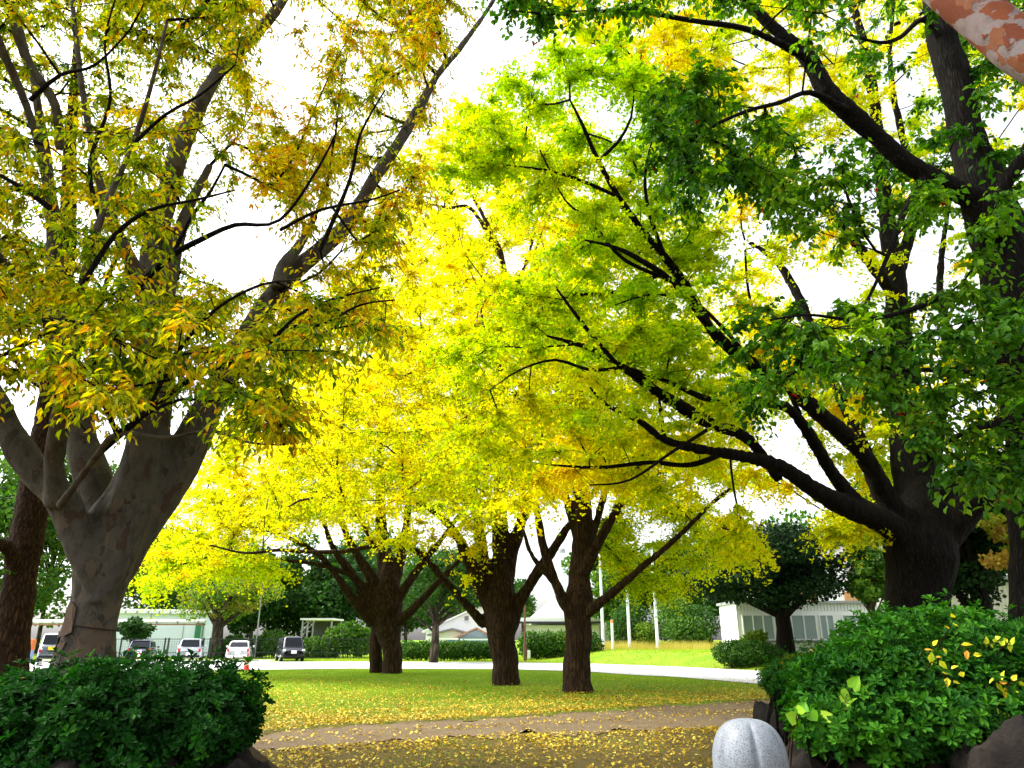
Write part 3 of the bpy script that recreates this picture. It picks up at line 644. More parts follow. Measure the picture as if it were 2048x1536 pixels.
G3 = Tree('ginkgo_tree', 'nearest of the middle ginkgos, straight trunk with a long bare limb reaching right', (at(1155, 1385, 25)[0], 25, 0), BARK_G, .22)
G3.limb([(1155, 1394, 66), (1155, 1375, 59), (1155, 1310, 54), (1156, 1250, 54), (1158, 1205, 56), (1160, 1150, 44), (1166, 1060, 40), (1162, 960, 34), (1158, 860, 28), (1156, 740, 22), (1160, 600, 16), (1200, 480, 10), (1230, 380, 6)], 25, 25.6)
G3.limb([(1150, 1235, 28), (1128, 1205, 22), (1110, 1165, 20), (1096, 1125, 19), (1082, 1070, 17), (1070, 1000, 13), (1050, 900, 10), (1030, 780, 6)], 25, 24.5)
G3.limb([(1108, 1165, 14), (1078, 1130, 11), (1058, 1100, 9), (1046, 1060, 6), (1020, 1010, 4)], 24.8, 24)
G3.limb([(1165, 1232, 24), (1200, 1205, 20), (1245, 1168, 16), (1290, 1128, 14), (1335, 1092, 12), (1385, 1045, 10), (1425, 1005, 9), (1460, 978, 6), (1500, 960, 3)], 25, 22.5)
G3.limb([(1165, 1150, 26), (1195, 1090, 20), (1228, 1030, 18), (1262, 975, 14), (1310, 948, 10), (1370, 935, 7), (1425, 933, 4)], 25, 24)
G3.limb([(1160, 1100, 22), (1140, 1020, 18), (1118, 960, 14), (1095, 900, 10), (1070, 820, 6)], 25.2, 25.8)
G3.limb([(1168, 1110, 22), (1195, 1040, 16), (1215, 960, 12), (1240, 880, 8), (1290, 780, 5)], 25.2, 26.5)
G3.region([(880, 1060), (850, 900), (900, 700), (1000, 560), (1200, 400), (1400, 440), (1500, 700), (1520, 900), (1480, 980), (1400, 1020), (1250, 1010), (1200, 960), (1080, 1010)], 19, 31, 640, .60, .08, bias=.8)
G3.region([(1200, 1010), (1400, 1000), (1460, 1060), (1420, 1130), (1330, 1200), (1250, 1180), (1200, 1120)], 26, 31, 110, .5)
G3.grow(.007, .46, .5, .07, .06); G3.leaves(GINKGO, m=12, n=20, S_=1.1, ln=.085, wd=.095, kind='fan', droop=.4, hang=.1, flat=.32, tv=.09, twigs=2.5, both=.8, dj=.8); G3.wood(.05, .04, (5, 5, .9))

# --- big ginkgo on the right
G4 = Tree('ginkgo_tree', 'huge ginkgo rising behind the right bush, very thick dark trunk and green to yellow crown', (at(1832, 1447, 16)[0], 16, 0), BARK_D, .2)
G4.tamp = .34
G4.limb([(1828, 1460, 150), (1830, 1380, 122), (1832, 1270, 112), (1834, 1180, 116), (1838, 1110, 134), (1841, 1060, 120), (1842, 1010, 80), (1842, 960, 30)], 16)
G4.limb([(1835, 1120, 70), (1800, 1070, 58), (1760, 1040, 50), (1700, 1018, 44), (1640, 985, 36), (1590, 950, 32), (1540, 925, 28), (1460, 908, 22), (1380, 895, 20), (1325, 878, 17), (1290, 850, 14), (1255, 830, 10), (1215, 812, 8), (1180, 775, 4)], 16, 11.8)
G4.limb([(1815, 1075, 64), (1775, 1000, 44), (1735, 920, 36), (1690, 870, 34), (1640, 830, 32), (1590, 780, 30), (1530, 745, 28), (1465, 700, 26), (1415, 650, 22), (1370, 570, 20), (1325, 510, 17), (1270, 440, 14), (1235, 390, 12), (1195, 320, 10), (1165, 250, 7), (1140, 200, 4)], 16, 11.2)
G4.limb([(1195, 322, 8), (1235, 285, 7), (1262, 235, 5), (1268, 180, 3)], 11.6, 11)
G4.limb([(1780, 1040, 40), (1720, 1010, 30), (1660, 940, 26), (1620, 870, 24), (1570, 812, 20), (1500, 810, 15), (1420, 800, 13), (1340, 765, 10), (1250, 735, 8)], 15.8, 12)
G4.limb([(1560, 960, 20), (1500, 880, 22), (1430, 850, 26), (1380, 825, 26), (1310, 780, 22), (1245, 735, 17), (1190, 700, 13), (1140, 685, 9), (1095, 672, 5)], 15.2, 11)
G4.limb([(1240, 735, 10), (1200, 690, 9), (1160, 640, 8), (1130, 600, 6), (1112, 575, 4)], 11.6, 11)
G4.limb([(1415, 650, 16), (1340, 560, 13), (1280, 520, 11), (1230, 495, 8), (1170, 480, 4)], 13, 11.3)
G4.limb([(1840, 1080, 100), (1830, 980, 84), (1815, 870, 72), (1805, 760, 64), (1795, 650, 48), (1790, 560, 42), (1778, 470, 34), (1765, 360, 28), (1752, 250, 24), (1740, 150, 20), (1715, 40, 14), (1690, -60, 8)], 16.2, 17.5)
G4.limb([(1795, 600, 26), (1750, 540, 22), (1700, 470, 18), (1640, 415, 15), (1560, 385, 12), (1480, 370, 7)], 16.6, 15.5)
G4.limb([(1765, 1010, 34), (1720, 880, 24), (1665, 760, 20), (1620, 650, 18), (1590, 580, 17), (1550, 520, 14), (1490, 480, 8)], 16.3, 17.5)
G4.limb([(1795, 540, 30), (1820, 470, 22), (1832, 380, 18), (1800, 250, 14), (1780, 120, 10), (1790, -20, 6)], 16.8, 18)
G4.limb([(1860, 1100, 80), (1915, 1040, 62), (1965, 985, 52), (2010, 930, 44), (2060, 860, 38), (2140, 740, 28), (2240, 560, 16)], 16, 14)
G4.limb([(1860, 1060, 40), (1890, 1000, 32), (1935, 930, 26), (1985, 860, 22), (2040, 740, 16), (2080, 600, 10)], 16.2, 18)
G4.limb([(1850, 1000, 30), (1880, 850, 24), (1900, 720, 20), (1880, 560, 14), (1900, 400, 8)], 16.4, 18.5)
G4.limb([(1330, 880, 9), (1322, 830, 8), (1318, 790, 5)], 13.9, 13.8)
G4.limb([(1450, 905, 12), (1380, 930, 11), (1300, 925, 9), (1200, 935, 7), (1100, 930, 4)], 14.5, 13)
for q, a_, b_ in (([(1520, 740, 10), (1440, 650, 8), (1380, 600, 6), (1300, 590, 5), (1230, 610, 3)], 14, 11.2), ([(1330, 515, 10), (1300, 430, 8), (1290, 350, 6), (1310, 260, 4)], 12.6, 11.2), ([(1240, 395, 8), (1160, 360, 7), (1090, 340, 5), (1010, 330, 3)], 11.8, 10.9),
    ([(1430, 850, 9), (1350, 900, 7), (1260, 960, 5), (1180, 970, 3)], 13, 11.5), ([(1245, 735, 8), (1180, 740, 7), (1110, 720, 6), (1040, 740, 4), (980, 780, 2)], 12, 10.8), ([(1370, 570, 9), (1250, 520, 8), (1180, 440, 6), (1130, 400, 4), (1080, 300, 3)], 13, 11), ([(1600, 830, 10), (1540, 700, 8), (1500, 600, 6), (1490, 500, 4)], 15, 14)):
    G4.limb(q, a_, b_)
G4.region([(870, 240), (920, 180), (1100, 95), (1250, 70), (1380, 180), (1440, 480), (1380, 700), (1250, 720), (1130, 700), (1000, 640), (1040, 560), (1180, 440), (1000, 380), (860, 330)], 11, 14.5, 215, .33, .07)
G4.region([(820, 700), (1000, 520), (1250, 560), (1450, 720), (1560, 800), (1400, 860), (1180, 880), (1000, 960), (860, 940), (980, 800)], 11, 15, 115, .50, .08)
G4.region([(1250, -250), (2400, -250), (2400, 900), (1900, 950), (1700, 860), (1500, 720), (1400, 300)], 13, 21, 850, .60, .12)
G4.region([(1150, 830), (1320, 850), (1500, 900), (1620, 980), (1725, 1010), (1735, 1050), (1690, 1030), (1620, 985), (1530, 985), (1500, 1115), (1445, 1125), (1400, 1060), (1400, 1010), (1200, 965), (1000, 1020)], 13.5, 19, 150, .66, .08)
G4.region([(1440, 560), (1760, 620), (1790, 1000), (1700, 960), (1600, 880), (1450, 720)], 17.5, 22, 170, .60, .10)
G4.region([(1610, 1030), (1690, 1035), (1750, 1085), (1650, 1075)], 14.5, 17, 12, .72)
G4.region([(960, -150), (1350, -150), (1500, 250), (1300, 200), (1100, 80)], 14, 20, 200, .70, .09)
G4.region([(900, 300), (1200, 300), (1300, 700), (1000, 760), (860, 620)], 14, 18, 90, .66, .09)
G4.grow(.0055, .46, .38, .08, .06); G4.leaves(GINKGO, m=12, n=20, S_=.80, ln=.066, wd=.082, kind='fan2', droop=.4, hang=.15, flat=.28, tv=.09, twigs=1.5, both=.8, dj=.8); G4.wood(.045, .04, (6, 6, 1.0))

# --- near right tree: dark bark, glossy green leaves with a few red ones
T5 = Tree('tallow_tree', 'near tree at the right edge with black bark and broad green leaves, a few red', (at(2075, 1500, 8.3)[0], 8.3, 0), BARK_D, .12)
T5.limb([(2130, 1750, 150), (2100, 1500, 125), (2085, 1300, 110), (2075, 1100, 100), (2065, 900, 96), (2050, 760, 98), (2035, 650, 104), (2020, 560, 100), (2005, 480, 104), (1985, 410, 96), (1955, 340, 76), (1935, 270, 66), (1920, 200, 62), (1900, 120, 58), (1880, 50, 52), (1865, -60, 42)], 8.3, 8.8)
T5.limb([(2000, 470, 70), (1950, 400, 54), (1900, 378, 44), (1850, 350, 40), (1800, 315, 36), (1755, 270, 36), (1700, 225, 40), (1655, 185, 38), (1620, 120, 34), (1575, 80, 28), (1520, 30, 22), (1460, -40, 14)], 8.3, 8.0)
T5.limb([(1690, 220, 20), (1620, 185, 11), (1560, 205, 9), (1500, 220, 8), (1440, 245, 7), (1400, 270, 4)], 8.0, 7.4)
T5.limb([(1900, 120, 14), (1850, 40, 12), (1800, 75, 9), (1760, 85, 7), (1700, 70, 4)], 8.7, 8.2)
T5.limb([(1850, 355, 18), (1810, 420, 14), (1780, 500, 9), (1740, 590, 6), (1700, 650, 4)], 8.2, 7.2)
T5.limb([(2030, 640, 40), (1970, 600, 18), (1900, 590, 13), (1820, 620, 10), (1720, 640, 8), (1620, 630, 6), (1540, 640, 4)], 8.2, 6.6)
T5.limb([(2060, 800, 40), (1990, 760, 18), (1900, 740, 12), (1800, 740, 8), (1700, 720, 6), (1600, 740, 4)], 8.2, 6.8)
T5.limb([(1620, 120, 18), (1500, 60, 12), (1380, 40, 10), (1250, 20, 8), (1150, 30, 5), (1010, 20, 3)], 8, 7)
T5.limb([(2060, 850, 30), (1980, 850, 14), (1900, 880, 10), (1850, 930, 6)], 8.2, 7.2)
T5.limb([(1985, 410, 30), (2080, 250, 22), (2160, 80, 14), (2260, -80, 8)], 8.4, 7.6)
T5.region([(1280, -220), (2300, -220), (2300, 420), (2080, 330), (1960, 330), (1900, 280), (1780, 200), (1600, 90), (1480, 130), (1400, 60), (1300, 60)], 6, 10.5, 260, .42, .12)
T5.region([(1290, 180), (1420, 120), (1500, 220), (1480, 380), (1380, 410), (1310, 330)], 6.4, 8.5, 62, .30, .10)
T5.region([(940, -60), (1300, -60), (1290, 30), (1200, 60), (1120, 30), (1040, 55), (960, 30)], 6.4, 7.6, 26, .30)
T5.region([(1480, 250), (1900, 280), (2050, 420), (2080, 600), (1950, 500), (1780, 430), (1620, 480), (1490, 420)], 6.5, 9.5, 105, .5, .12, clear=.8)
T5.region([(1480, 600), (1600, 585), (1740, 620), (1900, 560), (2150, 560), (2200, 960), (1980, 990), (1880, 950), (1850, 860), (1740, 800), (1640, 730), (1560, 790), (1500, 820), (1470, 760)], 5.8, 8.6, 165, .42, .13)
T5.region([(1880, 60), (2300, 100), (2300, 560), (2060, 520), (1900, 300)], 6.0, 10, 70, .32)
T5.grow(.0045, .47, .28, .09, .05); T5.leaves(BROAD, m=7, n=9, S_=.42, ln=.092, wd=.058, kind='lance', droop=.35, hang=.55, flat=.6, tv=.13, red=.0025, both=.6); T5.wood(.03, .018, (8, 8, 2))

# --- mottled orange branch at the top right
T6 = Tree('crape_myrtle', 'tree leaning in from the top right corner with smooth mottled orange and pink bark', (3.6, 2.6, 0), BARK_M, .05)
def brp(px, py, w_, d): q = at(px, py, d); return [*q, w_ / 2 * ax(px, py, d)]
T6.limb3([[3.6, 2.6, -.1, .15], [3.55, 2.6, .5, .13], [3.4, 2.65, 1.4, .12], [3.1, 2.75, 2.2, .115], brp(2350, 330, 118, 3.0), brp(2180, 175, 108, 3.1), brp(2048, 105, 94, 3.2), brp(1911, 0, 88, 3.3), brp(1840, -60, 80, 3.4), brp(1760, -130, 70, 3.5), brp(1700, -260, 50, 3.7), brp(1600, -480, 20, 4)])
T6.cen = [np.array([[2.2, 2.3, 6.6], [2.6, 2.0, 6.9], [1.9, 2.1, 7.0], [2.9, 2.2, 6.8], [2.4, 1.7, 7.2]])]; T6.spr = [np.full(5, .5)]
T6.grow(.004); T6.leaves(BROAD, m=6, n=8, S_=.35, ln=.06, wd=.035, kind='lance'); T6.wood(.018, .002, (4, 4, 4))

# ------------------------------------------------------------------ background foliage
def blob_leaves(E, n, size, shell=.45):
    """leaf clumps spread through ellipsoids E: (cx,cy,cz,rx,ry,rz)"""
    E = np.array(E, float); w_ = np.cbrt(E[:, 3] * E[:, 4] * E[:, 5]) ** 2; k = R.choice(len(E), n, p=w_ / w_.sum())
    d = nrm(R.normal(0, 1, (n, 3))); r = 1 - shell * R.random(n) ** 1.4
    jit = 1 + .16 * np.array([mnoise.noise(Vector((a_[0] * 3 + b_, a_[1] * 3, a_[2] * 3))) for a_, b_ in zip(d, k * 3.7)])
    P = E[k, :3] + d * E[k, 3:] * (r * jit)[:, None]
    D = nrm(d * .6 + R.normal(0, .7, (n, 3)) - np.array([0, 0, .2])); N = nrm(d + R.normal(0, .6, (n, 3)) + np.array([0, 0, .4]))
    return P, D, N, k
def crown_from(E, n, size, tint, mat, parent, base, name='crown', kind='blob', tv=.12, shell=.45, aspect=.8, kv=.07):
    P, D, N, k = blob_leaves(E, n, size, shell); sz = size * R.uniform(.6, 1.2, n)
    V, Fc, tk = leaf_geo(P, D, N, sz, sz * aspect, kind)
    kt = R.normal(0, kv, len(E)); t = np.clip(tint + kt[k] + R.normal(0, tv, n), 0, .98)
    return link(name, mesh_np(name, V - np.array(base), [Fc], mat, False, np.repeat(t, tk)), parent)
def bgtree(px, Y, top_py, w_px, label, name='broadleaf_tree', tint=.4, n=7000, low_py=None, ttop=.35, leaf=.34, bark_=None, group='trees beyond the road', mat=None, nb=34, tw=.28, thr=None):
    x = at(px, 1280, Y)[0]; z0 = float(gz(x, Y)); zt = at(px, top_py, Y)[2]; zl = at(px, low_py, Y)[2] if low_py else z0 + (zt - z0) * .25
    rw_ = w_px / 2 * ax(px, 1100, Y); zc = (zt + zl) / 2; hz = (zt - zl) / 2; E = []
    for q in range(nb):
        d = nrm(R.normal(0, 1, 3)); rr = R.random() ** .45
        c = np.array([x, Y, zc]) + d * np.array([rw_, rw_ * .9, hz]) * rr * .78; s_ = R.uniform(.2, .36)
        E.append([*c, rw_ * s_, rw_ * s_, min(hz, rw_) * s_ * .75])
    t = thing(name, label, 'tree', (x, Y, z0), group=group)
    b = MB(); tw_ = tw; Pm = [[0, 0, -.2], [.1, 0, (zl - z0) * .6], [.0, 0, (zl - z0) + hz * .5], [.1, 0, hz + zl - z0], [0, 0, zt - z0 - hz * .3]]
    b.tube(Pm, [tw_ * 1.2, tw_ * .9, tw_ * .75, tw_ * .45, tw_ * .1], 9)
    for q in range(0, nb, 2):
        c = np.array(E[q][:3]) - np.array([x, Y, z0]); h0 = np.clip(c[2] * .55, (zl - z0) * .7, zt); s0 = np.array([.05, 0, h0])
        b.tube([s0, s0 * .5 + c * .5 + [0, 0, -.1], c], [tw_ * .42, tw_ * .25, tw_ * .07], 5)
    b.build('trunk', bark_ or BARK_F, t, True)
    crown_from(E, n, leaf, tint, mat or FOREST, t, (x, Y, z0)); return t
BT = [
 (-60, 84, 860, 340, 'dark green tree at the far left behind the rough brown trunk', .42, 11000, 1290),
 (75, 92, 830, 300, 'green tree between the rough brown trunk and the grey-barked tree', .52, 11000, 1290),
 (300, 98, 1030, 320, 'green tree rising behind the left end of the white warehouse', .5, 9000, 1280),
 (500, 90, 1060, 190, 'dark tree behind the white sedan and the thin pole', .20, 9000, 1300),
 (585, 95, 1040, 200, 'dark tree behind the black minivan', .28, 9000, 1300),
 (668, 92, 1080, 190, 'dark tree behind the steel frame shelter', .16, 9000, 1300),
 (740, 100, 1030, 260, 'green tree seen left of the twin-trunked ginkgo above the fence', .38, 9000, 1290),
 (410, 104, 1010, 240, 'green tree behind the right end of the white warehouse', .34, 8000, 1290),
 (905, 112, 1130, 200, 'dark green tree behind the white gabled house', .30, 8000, 1275),
 (810, 96, 1120, 130, 'green tree filling the gap right of the twin-trunked ginkgo', .35, 7000, 1290),
 (1045, 120, 1150, 80, 'small green tree beside the brown lamp post', .32, 3000, 1260),
 (1235, 82, 1040, 200, 'green tree behind the leftmost flagpole', .55, 9000, 1275),
 (1360, 86, 1060, 240, 'green tree behind the rightmost flagpole', .45, 10000, 1270),
 (1460, 92, 1040, 200, 'green tree left of the long white building', .30, 8000, 1280),
 (1800, 70, 880, 460, 'tall green tree behind the huge ginkgo', .40, 14000, 1250),
 (2070, 60, 860, 320, 'dark green tree at the far right edge above the bush', .22, 12000, 1290)]
for px, Y_, tp, wp, lab, ti, n_, lp in BT: bgtree(px, Y_, tp, wp, lab, tint=ti, n=n_, leaf=.5, low_py=lp)
bgtree(432, 68, 1110, 210, 'pale willowy tree with a thick trunk right of the white warehouse', 'willow_tree', .74, 9000, low_py=1262, leaf=.22, tw=.55, group=None)
bgtree(868, 56, 1090, 290, 'leaning dark green tree between the two left ginkgos', 'broadleaf_tree', .26, 15000, low_py=1240, leaf=.22, tw=.3, group=None)
bgtree(262, 67.5, 1225, 80, 'small pine-like tree against the left half of the white warehouse', 'pine_tree', .10, 1500, low_py=1285, leaf=.3, tw=.12, group=None, nb=14)
bgtree(1568, 45, 1045, 380, 'black-green spreading tree in front of the long white building', 'evergreen_tree', .05, 34000, low_py=1225, leaf=.2, tw=.5, bark_=BARK_D, group=None, nb=60, mat=FORESTD)
bgtree(1752, 42, 1020, 120, 'olive green tree touching the left side of the huge ginkgo trunk', 'broadleaf_tree', .45, 9000, low_py=1240, leaf=.2, tw=.2, group=None)
bgtree(1975, 25, 935, 250, 'dark maple with brownish upper leaves right of the huge ginkgo', 'maple_tree', .16, 16000, low_py=1225, leaf=.15, tw=.36, bark_=BARK_D, group=None, nb=50, mat=FORESTD)
# brownish outer sprays of the maple live in its own second tree-crown mesh
mp = [o for o in S.objects if o.name.startswith('maple_tree')][0]
E = [[*at(px, py, 23.2), .55, .5, .22] for px, py in ((1990, 985), (2040, 1000), (1965, 1040), (2010, 1065), (2045, 1100), (1950, 975), (2030, 945), (2000, 1120))]
crown_from(E, 2600, .14, .93, FOREST, mp, tuple(mp.location), 'brown_leaves', tv=.05)

def shrub(name, label, els, n, size, tint, mat=FOREST, cat='bush', group=None, kind='blob', shell=.5, stem=True, tv=.12):
    """els: (px,py,rx_px,ry_px,Y,ry_m)"""
    E = []
    for px, py, rx, ry, Y_, rd in els:
        m_ = ax(px, py, Y_); c = at(px, py, Y_); E.append([*c, rx * m_, rd, ry * m_])
    E = np.array(E); b = np.array([E[:, 0].mean(), E[:, 1].mean(), max(0, float(gz(E[:, 0].mean(), E[:, 1].mean())))])
    t = thing(name, label, cat, tuple(b), group=group)
    crown_from(E, n, size, tint, mat, t, b, 'foliage', kind, tv, shell)
    s_ = MB()
    for e_ in E:
        for q in range(5):
            tip = e_[:3] - b + R.normal(0, .35, 3) * e_[3:]; s_.tube([[tip[0] * .7, tip[1] * .7, -.05], tip * .6 + np.array([0, 0, .05]), tip], [.03, .02, .008], 5)
    s_.build('stems', BARK_F, t, True); return t
shrub('hedge', 'low green hedge along the road behind the middle ginkgo', [(x, 1300, 30, 17, 61, .8) for x in range(815, 1000, 22)], 9000, .16, .33, cat='hedge')
shrub('hedge', 'dark leafy hedge beside the brown lamp post', [(x, 1290, 26, 26, 63, .9) for x in range(1060, 1185, 20)], 8000, .2, .36, cat='hedge')
shrub('bush', 'blue-green bush right behind the short banded post', [(1262, 1245, 34, 46, 71, 1.5), (1240, 1262, 26, 34, 70, 1.2)], 4500, .2, .25)
shrub('bush', 'yellow-green bush behind the middle flagpole', [(1290, 1268, 26, 22, 69.5, 1)], 1800, .2, .72)
shrub('bush', 'rounded green bush right of the rightmost flagpole', [(1350, 1240, 50, 46, 70, 2), (1400, 1250, 38, 38, 69, 1.5), (1375, 1262, 50, 28, 68, 1.5)], 8000, .2, .40)
shrub('clipped_bush', 'clipped dark bush at the foot of the black-green tree', [(1465, 1306, 38, 24, 44.5, .9), (1500, 1306, 42, 25, 44, 1.0), (1535, 1310, 30, 22, 44, .9)], 10000, .12, .16)
shrub('bush', 'bright green sapling behind the clipped dark bush', [(1515, 1276, 20, 14, 47, .6), (1500, 1282, 18, 10, 47, .5)], 900, .2, .66)
for k, (x, y, r_, lab) in enumerate([(470, 1290, 22, 'green scrub behind the fence right of the white sedan'), (545, 1285, 28, 'green scrub behind the fence at the black minivan'), (700, 1275, 38, 'ivy scrub beneath the twin-trunked ginkgo'), (628, 1300, 30, 'green scrub below the steel frame shelter')]):
    shrub('scrub', lab, [(x, y, r_, r_ * .8, 69, 1), (x + 22, y + 8, r_ * .8, r_ * .7, 69, 1), (x - 24, y + 6, r_ * .8, r_ * .7, 69.5, 1)], 3500, .25, .42)

# --- azalea bushes in the foreground: whorls of narrow leaves at every shoot tip
TOPS = []
def azalea(name, label, els, tips, size=.042, tint=.5, lw=.42, per=8, deep=.55, group=None, bedz=.8):
    E = []
    for px, py, rx, ry, Y_, rd in els:
        m_ = ax(px, py, Y_); c = at(px, py, Y_); E.append([*c, rx * m_, rd, ry * m_])
    E = np.array(E); P, D, N, k = blob_leaves(E, tips, size, deep)
    lump = np.array([mnoise.noise(Vector(p * 3.2)) for p in P]); P = P + nrm(P - E[k, :3]) * (lump * .13)[:, None]; sh = R.random(len(P)) < .10; P[sh] += np.array([0, 0, 1.]) * R.uniform(.02, .11, (int(sh.sum()), 1)) + R.normal(0, .02, (int(sh.sum()), 3))
    keep = P[:, 2] > bedz - .05; P = P[keep]; k = k[keep]; lump = lump[keep]; n = len(P)
    tk_ = R.choice(n, 45); TOPS.append(P[tk_] + np.array([0, -.01, .03]))
    out = nrm(P - E[k, :3]); axs = nrm(out * .8 + np.array([0, 0, .7]) + R.normal(0, .35, (n, 3)))
    ref = nrm(np.cross(axs, R.normal(0, 1, (n, 3)))); u = ref; v = np.cross(axs, u)
    Ls = []; t = []
    base = np.array([E[:, 0].mean(), E[:, 1].mean(), bedz])
    tp = np.clip(tint + R.normal(0, .16, n) + .25 * lump, 0, 1)
    Vs = []; Fs = []; Ts = []; n0 = 0
    for q in range(per):
        a_ = 2 * math.pi * q / per + R.normal(0, .15, n); el = R.uniform(.05, .75, n) if q < per - 2 else R.uniform(.9, 1.3, n)
        d = (np.cos(a_) * np.cos(el))[:, None] * u + (np.sin(a_) * np.cos(el))[:, None] * v + np.sin(el)[:, None] * axs
        nn = axs - d * 0.2; s_ = size * R.uniform(.7, 1.15, n) * (1 if q < per - 2 else .7)
        V, Fc, tk = leaf_geo(P + R.normal(0, .004, (n, 3)), d, nn, s_, s_ * lw, 'obov'); Vs.append(V); Fs.append(Fc + n0); n0 += len(V)
        Ts.append(np.repeat(np.clip(tp + R.normal(0, .08, n) + (.12 if q >= per - 2 else 0), 0, 1), tk))
    t_ = thing(name, label, 'bush', tuple(base), group=group)
    link('foliage', mesh_np('foliage', np.concatenate(Vs) - base, [np.concatenate(Fs)], AZALEA, False, np.concatenate(Ts)), t_)
    pick = R.random(n) < .35; P1 = P[pick]; P0 = P1 - axs[pick] * .16 - out[pick] * .12
    V1, F1 = frusta(P0, P1, np.full(len(P1), .004), np.full(len(P1), .0018), 3)
    s_ = MB(); s_.add(V1 - base, F1)
    for e_ in E:
        for q in range(10):
            tip = e_[:3] + R.normal(0, .4, 3) * e_[3:]; root = np.array([e_[0] + R.normal(0, .1), e_[1] + R.normal(0, .1), bedz - .05])
            s_.tube(np.array([root, (root + tip) / 2 + R.normal(0, .04, 3), tip]) - base, [.014, .009, .005], 5)
    s_.build('stems', BARK_D, t_, True); return t_
azalea('azalea_bush', 'wide dark green azalea bush on the rocks at the lower left', [(-230, 1470, 200, 130, 4.8, .6), (-30, 1460, 180, 105, 4.8, .6), (120, 1456, 160, 106, 4.6, .6), (250, 1450, 130, 110, 4.5, .55), (360, 1432, 105, 104, 4.5, .5), (428, 1440, 76, 80, 4.4, .4), (200, 1500, 260, 60, 4.3, .4), (455, 1470, 50, 48, 4.35, .3)], 14500, .050, .20)
azalea('azalea_bush', 'large bright green azalea bush on the rocks at the lower right', [(1690, 1410, 100, 100, 4.5, .45), (1780, 1370, 130, 118, 4.7, .6), (1900, 1350, 150, 118, 4.8, .7), (2040, 1350, 150, 122, 4.8, .7), (2180, 1370, 150, 130, 4.8, .6), (1760, 1450, 150, 74, 4.35, .35), (1920, 1440, 160, 80, 4.3, .4), (1640, 1450, 50, 50, 4.4, .3), (2080, 1420, 120, 80, 4.4, .4)], 15500, .056, .60)
azalea('small_leaf_bush', 'fine-leaved dark bush hanging over the rocks beside the granite bollard', [(1600, 1375, 60, 44, 7.0, .5), (1640, 1350, 70, 50, 7.4, .6), (1565, 1365, 40, 26, 7.0, .35), (1700, 1330, 70, 46, 7.5, .6), (1590, 1410, 42, 26, 6.9, .3)], 6500, .030, .42, .5, 6, group=None, bedz=.6)

# yellow seedling sprays and broad vine leaves on the right bush
def leaves_at(name, label, pts, ln, wd, tint, kind='lance', cat='plant', tv=.06, spread=.5):
    P = []; D = []; N = []; T_ = []; b = at(pts[0][0], pts[0][1], pts[0][2]); st = MB()
    base = np.array([b[0], b[1], .8])
    for px, py, Y_, cnt, dr in pts:
        Y_ = Y_ + .10; c = at(px, py, Y_); dv = nrm(np.array([math.cos(dr), -.35, math.sin(dr)])); m_ = cnt * .5 * ln * .75
        e_ = c + dv * m_; st.tube(np.array([[c[0] * .6 + base[0] * .4, Y_ + .25, .82], c + [0, .12, -.08], c, e_]) - base, [.005, .004, .003, .0015], 5)
        for q in range(cnt):
            s_ = -1 if q % 2 else 1; P.append(c + dv * m_ * (q / max(1, cnt - 1))); sd__ = np.array([-dv[2], 0, dv[0]]) * s_
            D.append(dv * .55 + sd__ + R.normal(0, .15, 3) + (np.array([0, 0, -.3]))); N.append(np.array([0, -.6, .8]) + R.normal(0, .5, 3)); T_.append(tint + R.normal(0, tv))
    P, D, N = map(np.array, (P, D, N)); V, Fc, tk = leaf_geo(P, D, N, ln * R.uniform(.5, 1.15, len(P)), wd, kind)
    t_ = thing(name, label, cat, tuple(base)); link('leaves', mesh_np('leaves', V - base, [Fc], VINE, False, np.repeat(np.clip(T_, 0, 1), tk)), t_)
    st.build('stem', BARK_B, t_, True)
leaves_at('yellow_seedling', 'yellow compound leaves poking out of the top of the right azalea bush', [(1848, 1300, 4.12, 4, -.7), (1866, 1292, 4.1, 2, -.2), (1898, 1258, 4.1, 3, 1.1), (1922, 1290, 4.1, 3, -.9)], .062, .028, .80, tv=.12)
leaves_at('lime_seedling', 'cluster of lime yellow leaflets near the right edge of the right bush', [(1972, 1290, 4.08, 4, .3), (1990, 1278, 4.08, 4, -.3), (2004, 1292, 4.06, 3, .1)], .042, .030, .60, tv=.08)
leaves_at('yellow_seedling', 'yellow leaves with green edges low in the centre of the right bush', [(1862, 1325, 4.05, 2, .3), (1884, 1345, 4.05, 3, -.9), (1902, 1338, 4.02, 2, -.3)], .056, .032, .70, tv=.1)
leaves_at('yellow_seedling', 'drooping yellow leaves at the right edge of the right bush', [(1978, 1368, 4.0, 3, .3), (1998, 1364, 3.98, 3, -.8), (2025, 1362, 3.98, 3, .1), (1985, 1402, 3.98, 3, -1.2)], .058, .030, .74, tv=.12)
leaves_at('broadleaf_vine', 'broad lime green vine leaves at the left end of the right bush', [(1592, 1440, 4.05, 2, 1.4), (1600, 1428, 4.05, 2, .2), (1682, 1388, 4.05, 2, -1.2), (1704, 1376, 4.05, 2, .3), (1648, 1436, 4.05, 2, -.4), (1694, 1412, 4.05, 1, 0)], .070, .070, .30, 'heart', 'vine', .14)

